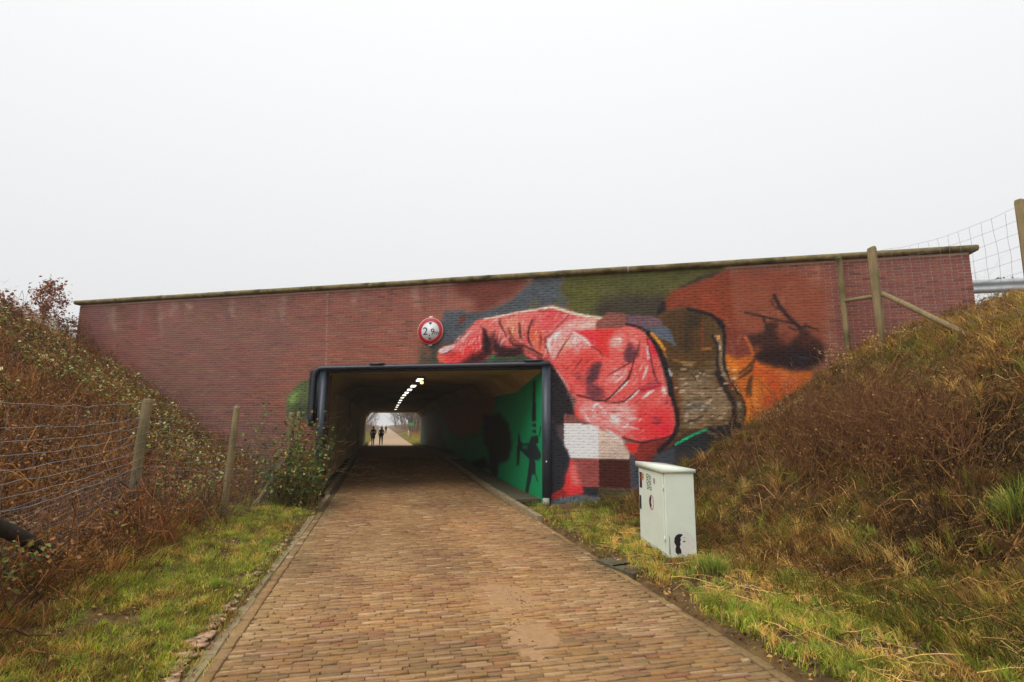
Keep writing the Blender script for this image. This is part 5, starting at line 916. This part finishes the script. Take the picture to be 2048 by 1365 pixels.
def canes(P, h0, h1, seg, r0, seed, bend=.5, side=0):
    """arching stems: returns sticks"""
    r = np.random.default_rng(seed); A, B, R0, R1 = [], [], [], []; n = len(P); dirn = r.uniform(0, 2 * math.pi, n); H = r.uniform(h0, h1, n); cur = P.copy(); v = np.c_[np.cos(dirn) * .3, np.sin(dirn) * .3, np.ones(n)]
    for s in range(seg):
        v = v + r.normal(0, .17, (n, 3)) + np.c_[np.cos(dirn), np.sin(dirn), -np.ones(n) * .6] * bend * s / seg; v /= np.linalg.norm(v, axis=1)[:, None]; nx_ = cur + v * (H / seg)[:, None]
        A.append(cur); B.append(nx_); R0.append(np.full(n, r0 * (1 - s / (seg + .5)))); R1.append(np.full(n, r0 * (1 - (s + 1) / (seg + .5))))
        for _ in range(side):
            w = v + r.normal(0, .8, (n, 3)); w[:, 2] = np.abs(w[:, 2]) * .6; w /= np.linalg.norm(w, axis=1)[:, None]; A.append(nx_); B.append(nx_ + w * (H / seg * r.uniform(.4, 1.1, n))[:, None]); R0.append(np.full(n, r0 * .5)); R1.append(np.full(n, r0 * .2))
        cur = nx_
    return np.concatenate(A), np.concatenate(B), np.concatenate(R0), np.concatenate(R1)
def cane_obj(name, P, h0, h1, seg, r0, seed, cols, w, parent=None, bend=.5, side=0, label=None, cat=None, kind=None, off=None):
    A, B, a, b = canes(P, h0, h1, seg, r0, seed, bend, side); V, F = sticks(A, B, a, b, 3); C = np.repeat(pick(cols, w, len(A), seed), 6, 0)
    return put(name, mesh(name, V - (0 if off is None else np.asarray(off)), F, C), M['twig'], parent, label=label, cat=cat, kind=kind)
P, d = scatter(9000, -13, -2.8, 3, 18.5, 8, 1, seed=27); cane_obj('bramble_canes', P[rng.random(len(P)) < .3], .4, 1.0, 5, .006, 28, [(104, 70, 48), (82, 54, 40), (134, 100, 66), (110, 60, 52)], (3, 2, 2, 1), label='arching dead bramble canes over the left bank', cat='canes', kind='stuff', side=1)
def fallen(name, n, x0, x1, y0, y1, seed, label, cols, w, lift=.12):
    P, d = scatter(n, x0, x1, y0, y1, 7, 1, seed); r = np.random.default_rng(seed); m_ = len(P); a = r.uniform(0, 6.283, m_); Lh = r.uniform(.12, .55, m_); A, B = [], []; P = P + np.c_[np.zeros((m_, 2)), r.uniform(.02, lift, m_)]; v = np.c_[np.cos(a), np.sin(a), np.zeros(m_)]
    Q = P
    for s in range(3):
        N_ = Q + v * (Lh / 3)[:, None] + r.normal(0, .025, (m_, 3)); N_[:, 2] = terr(N_[:, 0], N_[:, 1]) + (P[:, 2] - terr(P[:, 0], P[:, 1])) * r.uniform(.4, 1.8, m_) + .02; A.append(Q); B.append(N_); Q = N_
    A, B = np.concatenate(A), np.concatenate(B); rr = np.tile(r.uniform(.002, .006, m_), 3); V, F = sticks(A, B, rr, rr * .8, 3); put(name, mesh(name, V, F, np.repeat(np.tile(pick(cols, w, m_, seed), (3, 1)), 6, 0)), M['twig'], label=label, cat='twigs', kind='stuff')
fallen('bank_twigs', 7000, 4.4, 12.5, 0, 12, 95, 'dead stems and twigs lying tangled on the right bank', [(60, 40, 28), (92, 62, 42), (150, 120, 78), (124, 92, 58)], (3, 3, 1.2, 2))
fallen('bracken_twigs', 9000, -12.5, -2.4, 3, 18.5, 96, 'dead stems and twigs tangled in the left bank', [(58, 38, 28), (92, 62, 42), (150, 112, 70), (120, 74, 50)], (3, 3, 2, 2), .5)
fallen('verge_twigs', 500, 3.2, 5.2, 2.4, 9, 97, 'dead stalks lying in the right verge', [(60, 40, 28), (176, 146, 98)], (1, 2), .05)
# red stemmed thicket on the right bank
Q = []
for a, b in zip(rng.normal(1715, 110, 1250), rng.normal(905, 40, 1250)): Q.append(hit(min(max(a, 1470), 1960), min(max(b, 790), 985), 16))
Q = np.array(Q); c = Q.mean(0); th_ = thing('red_stemmed_thicket', (c[0], c[1], float(terr(c[0], c[1]))), 'leafless thicket of reddish stems in the middle of the right bank', 'shrub')
cane_obj('stems', Q[:800], .6, 1.35, 6, .0062, 31, [(98, 62, 44), (80, 52, 38), (112, 78, 54), (124, 98, 64)], (3, 3, 2, 1), th_, .05, 1, off=th_.location)
cane_obj('twigs', Q[800:], .3, .9, 5, .0042, 32, [(108, 76, 52), (90, 60, 44), (150, 118, 78)], (3, 2, 2), th_, .15, 2, off=th_.location)
V, F, C = leaves(Q[rng.integers(0, len(Q), 2600)] + rng.normal(0, 1, (2600, 3)) * np.array([.25, .25, .22]) + np.array([0, 0, .4]), rng.uniform(.015, .04, 2600), pick(BR, (3, 2, 2, 1, 2), 2600, 33), 33, .2); put('dead_leaves', mesh('l', V - np.array(th_.location), F, C), M['leaf'], th_)
# dried flower stalks in front of the wall
STALKS = ['tallest dried flower stalk, left of the thin fence post', 'dried flower stalk in front of the orange patch of the painting', 'leftmost dried flower stalk, at the dark edge of the painted cuff', 'dried flower stalk against the thick strainer post', 'dried flower stalk between the two fence posts', 'dried flower stalk just left below the thin fence post', 'dried flower stalk below the fence posts among the red stems', 'dried flower stalk between the two at the foot of the painting', 'dried flower stalk under the sloping brace of the fence']
for k, (a, b, h) in enumerate(((1640, 735, .75), (1604, 862, .5), (1526, 872, .45), (1756, 742, .62), (1690, 752, .5), (1665, 765, .6), (1700, 800, .7), (1560, 860, .4), (1800, 720, .5))):
    p = hit(a, b, 15); t = thing('dried_flower_stalk', tuple(p), STALKS[k], 'plant', 'dried flower stalks on the right bank')
    tip = np.array([rng.normal(0, .05), rng.normal(0, .05), h]); V, F = tube([(0, 0, -.05), tip * .5 + rng.normal(0, .02, 3), tip], [.006, .005, .003], 5); put('stem', mesh('s', V, F, srgb(150, 122, 84)), M['twig'], t)
    n = 26; ba = tip * rng.uniform(.55, 1, (n, 1)); e = ba + np.c_[rng.normal(0, .09, (n, 2)), rng.uniform(.02, .12, n)]; V1, F1 = sticks(ba, e, .0025, .0015); C1 = np.repeat(srgb(150, 120, 82)[None], len(V1), 0); V2, F2_, C2 = leaves(np.repeat(e, 3, 0) + rng.normal(0, .012, (n * 3, 3)), .026, pick([(196, 168, 126), (172, 140, 100)], (1, 1), n * 3, 40 + k), k, .4)
    put('flower_head', mesh('f', np.concatenate([V1, V2]), [F1, F2_[0] + len(V1)], np.concatenate([C1, C2])), M['veg'], t)
# green grass tufts
for k, (a, b, r_, h, nn, lab) in enumerate(((1428, 1150, .22, .30, 900, 'green grass tuft at the foot of the cabinet'), (2030, 1030, .3, .34, 900, 'green grass tuft at the right edge of the bank'), (1325, 1112, .12, .16, 300, 'small grass tuft against the cabinet door'), (1585, 1165, .16, .2, 400, 'grass tuft at the foot of the bank right of the cabinet'), (1880, 1190, .2, .22, 500, 'grass tuft low on the bank near the lower right corner'), (1480, 1230, .2, .16, 600, 'pale grass tuft near the path edge'))):
    p = hit(a, b, 20); t = thing('grass_tuft', tuple(p), lab, 'grass', 'green tufts on the right side'); n = nn; a_ = rng.uniform(0, 2 * math.pi, n); q = np.abs(rng.normal(0, r_ * .35, n)); B_ = np.c_[np.cos(a_) * q, np.sin(a_) * q, np.zeros(n)]; B_[:, 2] = terr(p[0] + B_[:, 0], p[1] + B_[:, 1]) - p[2] - .01
    V, F, C = blades(B_, rng.uniform(.5, 1, n) * h, rng.uniform(.004, .007, n), rng.uniform(.3, .9, n), a_ + rng.normal(0, .5, n), pick([(92, 122, 52), (116, 138, 66), (80, 108, 46), (166, 160, 92)], (3, 2, 2, 2), n, 50 + k) * rng.uniform(.6, 1.2, (n, 1)), 50 + k); put('blades', mesh('b', V, F, C), M['veg'], t)
# bramble bush beside the mouth of the underpass
p = np.array([-1.75, 12.35, 0.]); p[2] = float(terr(p[0], p[1])); t = thing('bramble_bush', tuple(p), 'green and yellow leaved bramble bush left of the underpass mouth', 'bush')
n = 120; B_ = np.c_[rng.uniform(-.45, .5, n), rng.uniform(-.6, .6, n), np.zeros(n)]; A, B2, a, b = canes(B_, .8, 2.3, 7, .007, 61, .2, 1); V, F = sticks(A, B2, a, b, 3); put('stems', mesh('s', V, F, np.repeat(pick([(96, 66, 46), (74, 52, 40), (110, 90, 56)], (1, 1, 1), len(A), 62), 6, 0)), M['twig'], t)
i = rng.integers(0, len(A), 3000); Q = A[i] + (B2[i] - A[i]) * rng.random((3000, 1)) + rng.normal(0, .045, (3000, 3)); Q = Q[(Q[:, 2] > .02) & (Q[:, 0] < .72) & (vdist(Q[:, 0] + p[0], Q[:, 1] + p[1]) < -.1)]
V, F, C = leaves(Q, rng.uniform(.04, .10, len(Q)), pick([(58, 84, 44), (78, 104, 50), (44, 66, 38), (98, 118, 56), (196, 158, 44), (176, 184, 140), (140, 92, 40)], (4, 4, 3, 2, .55, .5, .5), len(Q), 63), 63, .3); put('leaves', mesh('l', V, F, C), M['leaf'], t)
# ------------------------------------------------------------------ trees
def grow(seed, h, depth, spread=.55, low=.3, twist=.25, kids=(2, 4), r0=None):
    r = random.Random(seed); segs = []; r0 = r0 or h * .016
    def br(p, d, L, rad, k):
        n = 4 if k == 0 else 3; q = p
        for s in range(n):
            d = (d + Vector((r.gauss(0, twist * .5), r.gauss(0, twist * .5), r.gauss(.06, .06)))).normalized(); e = q + d * (L / n); ra, rb = rad * (1 - s / n * .45), rad * (1 - (s + 1) / n * .45); segs.append((k, tuple(q), tuple(e), ra, rb))
            if k < depth and (k > 0 or (s + 1) / n >= low):
                for _ in range(r.randint(*kids)):
                    a = r.uniform(0, 6.283); o = Vector((math.cos(a), math.sin(a), r.uniform(-.1, .6))); br(e, (d * (1 - spread) + o * spread).normalized(), L * r.uniform(.42, .66), rb * .55, k + 1)
            q = e
    br(Vector((0, 0, -.1)), Vector((0, 0, 1)), h * .62, r0, 0); return segs
def tree_mesh(segs, keep, n, cols, seed):
    S = [s for s in segs if keep(s[0])]; A = np.array([s[1] for s in S]); B = np.array([s[2] for s in S]); V, F = sticks(A, B, np.array([s[3] for s in S]), np.array([s[4] for s in S]), n)
    return mesh('wood', V, F, np.repeat(pick(cols, np.ones(len(cols)), len(S), seed), 2 * n, 0)), np.array([s[2] for s in S])
BARK = [(84, 74, 62), (98, 86, 72), (70, 62, 54)]
kinds = []
for k in range(4):
    sg = grow(70 + k, [9, 8, 10, 7][k], 3, low=.25, kids=(1, 2)); kinds.append((tree_mesh(sg, lambda q: q == 0, 7, BARK, k)[0], tree_mesh(sg, lambda q: q > 0, 3, BARK, k + 9)[0]))
tl = [(-2.9, 62, 0, 'pale bare trunk nearest the far mouth on the left'), (-3.4, 74, 1, 'second bare tree left of the far path'), (-2.9, 88, 2, 'bare tree left of the far path behind the walkers'), (-4.2, 104, 3, 'misty bare tree left of the far path in mid distance'), (-4.2, 128, 0, 'misty bare tree far down the left of the path'), (5.2, 66, 3, 'bare tree with low branches nearest the far mouth on the right'), (6.6, 78, 1, 'bare tree just behind the green sign'), (5.6, 92, 2, 'bare tree right of the far path beyond the sign'), (8.2, 96, 0, 'bare tree standing far right behind the green sign'), (6.2, 114, 1, 'misty bare tree right of the far path'), (8.6, 130, 3, 'faint bare tree deep in the right hand wood'), (5.4, 150, 2, 'faint bare tree where the far path fades'), (-5.5, 160, 1, 'faint bare tree at the left end of the far path'), (9.5, 165, 0, 'faintest bare tree on the right in the mist')]
for x, y, k, lab in tl:
    t = thing('bare_tree', (x, y, float(zroad(y)) + float(np.interp(abs(x - .9), [0, 2.6, 5, 9], [0, .1, .7, 1.2]))), 'leafless ' + lab if not lab.startswith(('bare', 'pale', 'misty', 'faint', 'second')) else lab, 'tree', 'bare trees along the far path', rng.uniform(0, 6)); put('trunk', kinds[k][0], M['twig'], t); put('crown', kinds[k][1], M['twig'], t)
# the wood behind them reads as one mass in the mist
VV, FF, CC, nn_ = [], [], [], 0; rw = np.random.default_rng(7); raw = []
for k in range(4):
    S = grow(170 + k, [10, 8, 9, 7][k], 3, low=.15, kids=(1, 2), spread=.6); raw.append(sticks(np.array([s[1] for s in S]), np.array([s[2] for s in S]), np.maximum([s[3] for s in S], .012), np.maximum([s[4] for s in S], .01), 3))
for k in range(80):
    y = 80 + 170 * rw.random() ** 1.3; sd_ = -1 if k % 5 < 2 else 1; off_ = 3.4 + rw.random() ** 1.2 * y * .07; x = .9 + sd_ * off_; V, F = raw[k % 4]; a = rw.uniform(0, 6.28); V = V @ np.array([[math.cos(a), math.sin(a), 0], [-math.sin(a), math.cos(a), 0], [0, 0, 1]]) * rw.uniform(.8, 1.15) + np.array([x, y, .6]); VV.append(V); FF.append(F + nn_); nn_ += len(V); CC.append(np.repeat(srgb(*BARK[k % 3])[None] * rw.uniform(.8, 1.5), len(V), 0))
put('far_wood', mesh('far_wood', np.concatenate(VV), np.concatenate(FF), np.concatenate(CC)), M['twig'], label='misty leafless wood beyond the far end of the path', cat='wood', kind='stuff')
# undergrowth and grass beyond the underpass
r_ = np.random.default_rng(81); n = 6500; side_ = np.where(r_.random(n) < .4, -1, 1); q = r_.uniform(0, 1, n) ** 1.3 * 11; x = np.where(side_ < 0, -2.0 - q * .6, 3.6 + q); y = r_.uniform(54, 210, n); z = zroad(y) - .06 + np.interp(np.abs(x - .9), [0, 2.6, 5, 9, 20], [0, .12, .75, 1.3, 1.8])
P = np.c_[x, y, z]; far = (q > 1.6) & (x / y > -.045) & (x / y < .098)
cane_obj('undergrowth', P[far], .6, 2.6, 5, .012, 82, [(104, 82, 64), (88, 70, 56), (124, 98, 72)], (2, 2, 1), label='leafless brown undergrowth beside the far path', cat='undergrowth', kind='stuff', bend=.3, side=1)
n = 18000; side_ = np.where(r_.random(n) < .4, -1, 1); q = r_.uniform(0, 1, n) * 3.4; x = np.where(side_ < 0, -1.3 - q, 3.0 + q); y = 52.8 + 60 * r_.random(n) ** 2; z = zroad(y) - .06 + np.interp(np.abs(x - .9), [0, 2.6, 5, 9, 20], [0, .12, .75, 1.3, 1.8])
V, F, C = blades(np.c_[x, y, z], r_.uniform(.08, .3, n), np.full(n, .02), r_.uniform(.2, .9, n), r_.uniform(0, 6.28, n), np.where((q > 1.6)[:, None], pick([(160, 116, 62), (140, 100, 58), (120, 110, 50)], (2, 2, 1), n, 83), pick([(130, 136, 60), (150, 140, 76), (110, 120, 50)], (2, 2, 1), n, 84)), 85); put('far_grass', mesh('g', V, F, C), M['veg'], label='pale grass and bracken beside the far path', cat='grass', kind='stuff')
# brown leaved sapling and bushes on the crest of the left bank
def sapling(loc, h, seed, nl, lab, name='leafy_sapling', ls=(.06, .11), spread=.5, cat='tree'):
    sg = grow(seed, h, 3, low=.2, spread=spread, kids=(1, 3), r0=.022); t = thing(name, tuple(loc), lab, cat); put('trunk', tree_mesh(sg, lambda q: q == 0, 6, BARK, 1)[0], M['twig'], t); me, ends = tree_mesh(sg, lambda q: q > 0, 3, [(96, 70, 54), (80, 58, 46)], 2)
    cr_ = put('crown', me, M['twig'], t); rr_ = np.random.default_rng(seed); L_ = ends[rr_.integers(0, len(ends), nl)] + rr_.normal(0, .05, (nl, 3)); V, F, C = leaves(L_, rr_.uniform(ls[0], ls[1], nl), pick([(116, 66, 46), (96, 56, 44), (134, 84, 56), (104, 78, 60), (78, 74, 50)], (3, 2, 2, 1, .8), nl, seed), seed, .2); put('leaves', mesh('l', V, F, C), M['leaf'], cr_)
sapling((-9.35, 17.15, float(terr(-9.35, 17.15)) - .05), 1.7, 91, 800, 'brown leaved sapling on the crest of the left bank beside the wall end')
sapling(hit(20, 650), .9, 92, 260, 'low brown bush at the left edge of the crest', 'crest_bush', spread=.65, cat='bush'); sapling((-9.05, 17.75, float(terr(-9.05, 17.75))), .8, 93, 160, 'low twiggy bush between the sapling and the wall end', 'crest_bush', spread=.65, cat='bush')
# bare tree and conifer tops across the motorway, over the guard rail
for k, (a, b, dist, h, lab) in enumerate(((1966, 560, 46, 3.0, 'small bare tree beyond the guard rail next to the wall end'),)):
    P = CAMP + ray(a, b) * dist; t = thing('bare_tree', (P[0], P[1], 4.14), lab, 'tree'); sg = grow(97, (P[2] - 4.35) + 2.0, 3, low=.3, kids=(2, 3), r0=.05); put('trunk', tree_mesh(sg, lambda q: q == 0, 6, BARK, 5)[0], M['twig'], t); put('crown', tree_mesh(sg, lambda q: q > 0, 3, BARK, 6)[0], M['twig'], t)
for a, dist, lab in ((2000, 50, 'low evergreen shrub top just over the guard rail'), (2030, 52, 'low evergreen shrub top over the guard rail at the right edge')):
    P = CAMP + ray(a, 560) * dist; t = thing('evergreen_shrub', (P[0], P[1], 4.35), lab, 'shrub'); hgt = P[2] - 4.35 + .2; n = 700; q = rng.random(n); Q = np.c_[rng.normal(0, 1.0, n) * (1.2 - q), rng.normal(0, 1.0, n) * (1.2 - q), q * hgt]; V, F, C = leaves(Q, .28, pick([(58, 70, 48), (72, 82, 56)], (1, 1), n, 5), 5, 0); put('foliage', mesh('l', V, F, C), M['leaf'], t); V, F = tube([(0, 0, -.2), (0, 0, hgt * .7)], [.08, .04], 6); put('trunk', mesh('t', V, F, srgb(80, 68, 56)), M['twig'], t)
# ------------------------------------------------------------------ things and people beyond the underpass
yS = 76.0; P = CAMP + ray(823, 849) * (yS / ray(823, 849)[1]); t = thing('green_sign', (P[0], P[1], .3), 'small green sign on a post right of the far path', 'sign'); put('board', bevbox(-.32, .32, -.02, .02, P[2] - .3 - .2, P[2] - .3 + .2, .006), M['greensign'], t); put('post', mesh('p', *tube([(0, .05, -.4), (0, .05, 1.0), (0, .05, P[2] - .3 + .15)], .045, 8)), M['wood'], t)
P = CAMP + ray(817, 866) * (72 / ray(817, 866)[1]); t = thing('marker_post', (P[0], P[1], P[2] - .35), 'short pale marker post right of the far path', 'post'); put('shaft', mesh('p', *tube([(0, 0, -.2), (0, 0, .5), (0, 0, .62)], [.07, .07, .06], 8)), M['white'], t); put('cap', mesh('p', *tube([(0, 0, .622), (0, 0, .68), (0, 0, .72)], [.075, .07, .03], 8)), M['yellow'], t)
def person(loc, rz, lab, seed, hood=False, coat=False, step=.16, group='walkers seen through the underpass'):
    r = random.Random(seed); J = {}; E = []
    def v(n, x, y, z, r1, r2=None, p=None): J[n] = (len(J), (x, y, z), r1, r2 or r1); (E.append((J[p][0], J[n][0])) if p else None)
    v('pelvis', 0, 0, .96, .155, .12); v('waist', 0, .0, 1.10, .145, .11, 'pelvis'); v('chest', 0, .0, 1.30, .175, .125, 'waist'); v('neckb', 0, 0, 1.46, .10, .08, 'chest'); v('neck', 0, .01, 1.52, .055, None, 'neckb'); v('head', 0, .02, 1.62, .085, .098, 'neck'); v('crown', 0, .015, 1.72, .075, .085, 'head')
    for s, n in ((-1, 'l'), (1, 'r')):
        f = s * step
        v('sh' + n, s * .19, 0, 1.42, .075, None, 'neckb'); v('el' + n, s * .255, -.03 - f * .4, 1.15, .056, None, 'sh' + n); v('wr' + n, s * .20, .10 - f * .5, .95, .038, None, 'el' + n); v('ha' + n, s * .19, .13 - f * .5, .86, .034, .022, 'wr' + n)
        for q in range(4): v('f%d' % q + n, s * (.165 + .016 * q), .145 - f * .5 + .01 * q, .785 + .008 * abs(q - 1), .009, None, 'ha' + n)
        v('th' + n, s * .15, .165 - f * .5, .835, .010, None, 'ha' + n)
        v('hip' + n, s * .095, 0, .90, .105, None, 'pelvis'); v('kn' + n, s * .105, f * .55 + .03, .50, .07, None, 'hip' + n); v('an' + n, s * .11, f * .95, .10, .048, None, 'kn' + n); v('to' + n, s * .13, f * .95 + .17, .035, .042, .03, 'an' + n)
    me = bpy.data.meshes.new('person'); me.from_pydata([j[1] for j in J.values()], E, []); o = bpy.data.objects.new('person', me); COL.objects.link(o); sk = o.modifiers.new('s', 'SKIN'); sk.use_smooth_shade = True
    for j in J.values(): me.skin_vertices[0].data[j[0]].radius = (j[2], j[3])
    me.skin_vertices[0].data[0].use_root = True; sb = o.modifiers.new('u', 'SUBSURF'); sb.levels = 1; sb.render_levels = 1
    dg = bpy.context.evaluated_depsgraph_get(); m2 = bpy.data.meshes.new_from_object(o.evaluated_get(dg)); bpy.data.objects.remove(o)
    m2.materials.clear(); [m2.materials.append(M[q]) for q in ('jacket', 'jeans', 'skin')]
    for p_ in m2.polygons:
        z = p_.center.z; x = abs(p_.center.x); p_.material_index = 2 if z > 1.52 or (z < .92 and z > .74 and x > .165) else 0 if z > .88 or z < .09 else 1
    t = thing('person', loc, lab, 'person', group, rz); put('body', m2, None, t)
    a = np.linspace(0, math.pi, 9)[:, None]; b = np.linspace(0, 2 * math.pi, 13)[None]; q = np.stack([.102 * np.sin(a) * np.cos(b), .112 * np.sin(a) * np.sin(b) - .01, .118 * np.cos(a) + 0 * b + 1.665], -1); Gq = grid(9, 13); cc = q.reshape(-1, 3)[Gq].mean(1); Gq = Gq[(cc[:, 1] < .035) | (cc[:, 2] > 1.715)]; put('hood' if hood else 'hair', mesh('h', q.reshape(-1, 3), Gq), M['jacket' if hood else 'hair'], t)
    for s in (-1, 1): put('ear', mesh('e', *tube([(s * .088, .01, 1.60), (s * .098, .0, 1.63), (s * .088, .01, 1.655)], .014, 6)), M['skin'], t); put('eye', mesh('e', *tube([(s * .032, .108, 1.635), (s * .032, .116, 1.635)], .011, 6)), M['black'], t)
    put('nose', mesh('n', *tube([(0, .10, 1.64), (0, .128, 1.605), (0, .11, 1.595)], [.010, .016, .008], 6)), M['skin'], t)
    sk_ = [(0, .205, 1.12), (0, .19, 1.0), (0, .205, .72 if coat else .86)]; n_ = 16; an = np.arange(n_) * 2 * math.pi / n_; V = np.concatenate([np.c_[.185 * w * np.cos(an), .15 * w * np.sin(an), np.full(n_, z)] for w, z in ((1, 1.14), (1.02, 1.0), (1.14 if coat else 1.03, .66 if coat else .86))]); k = np.arange(n_); put('coat_hem', mesh('c', V, np.concatenate([np.stack([i * n_ + k, i * n_ + (k + 1) % n_, (i + 1) * n_ + (k + 1) % n_, (i + 1) * n_ + k], 1) for i in range(2)]), None, True), M['jacket'], t)
    return t
zf_ = lambda y: float(zroad(y)) - .005
person((-.83, 53.2, zf_(53.2)), .35, 'person in a dark knee length coat standing left at the far mouth', 1, True, True, .10); person((-.08, 53.4, zf_(53.4)), math.pi - .1, 'person in a short dark jacket and trousers standing right at the far mouth', 2, False, False, .05)
person((-.1, 118, zf_(118)), math.pi, 'distant walker in the mist, left of the far pair', 3, False, True, .16); person((.75, 118.5, zf_(118)), math.pi, 'distant walker in the mist, right of the far pair', 4, False, False, .16)
# ------------------------------------------------------------------ mist
V, Fc = box(-168, 168, -140, 478, -2.2, 14); hz = put('haze', mesh('haze', V, Fc), None, label='thin pale mist hanging in the air everywhere', cat='haze', kind='stuff'); hm = bpy.data.materials.new('mist'); hm.use_nodes = True; ht = hm.node_tree; ht.nodes.clear(); ho = ht.nodes.new('ShaderNodeOutputMaterial'); hv = ht.nodes.new('ShaderNodeVolumePrincipled'); hv.inputs['Color'].default_value = (.93, .95, .97, 1); hv.inputs['Density'].default_value = .0010; hv.inputs['Anisotropy'].default_value = .2; ht.links.new(hv.outputs[0], ho.inputs['Volume']); hz.data.materials.append(hm)
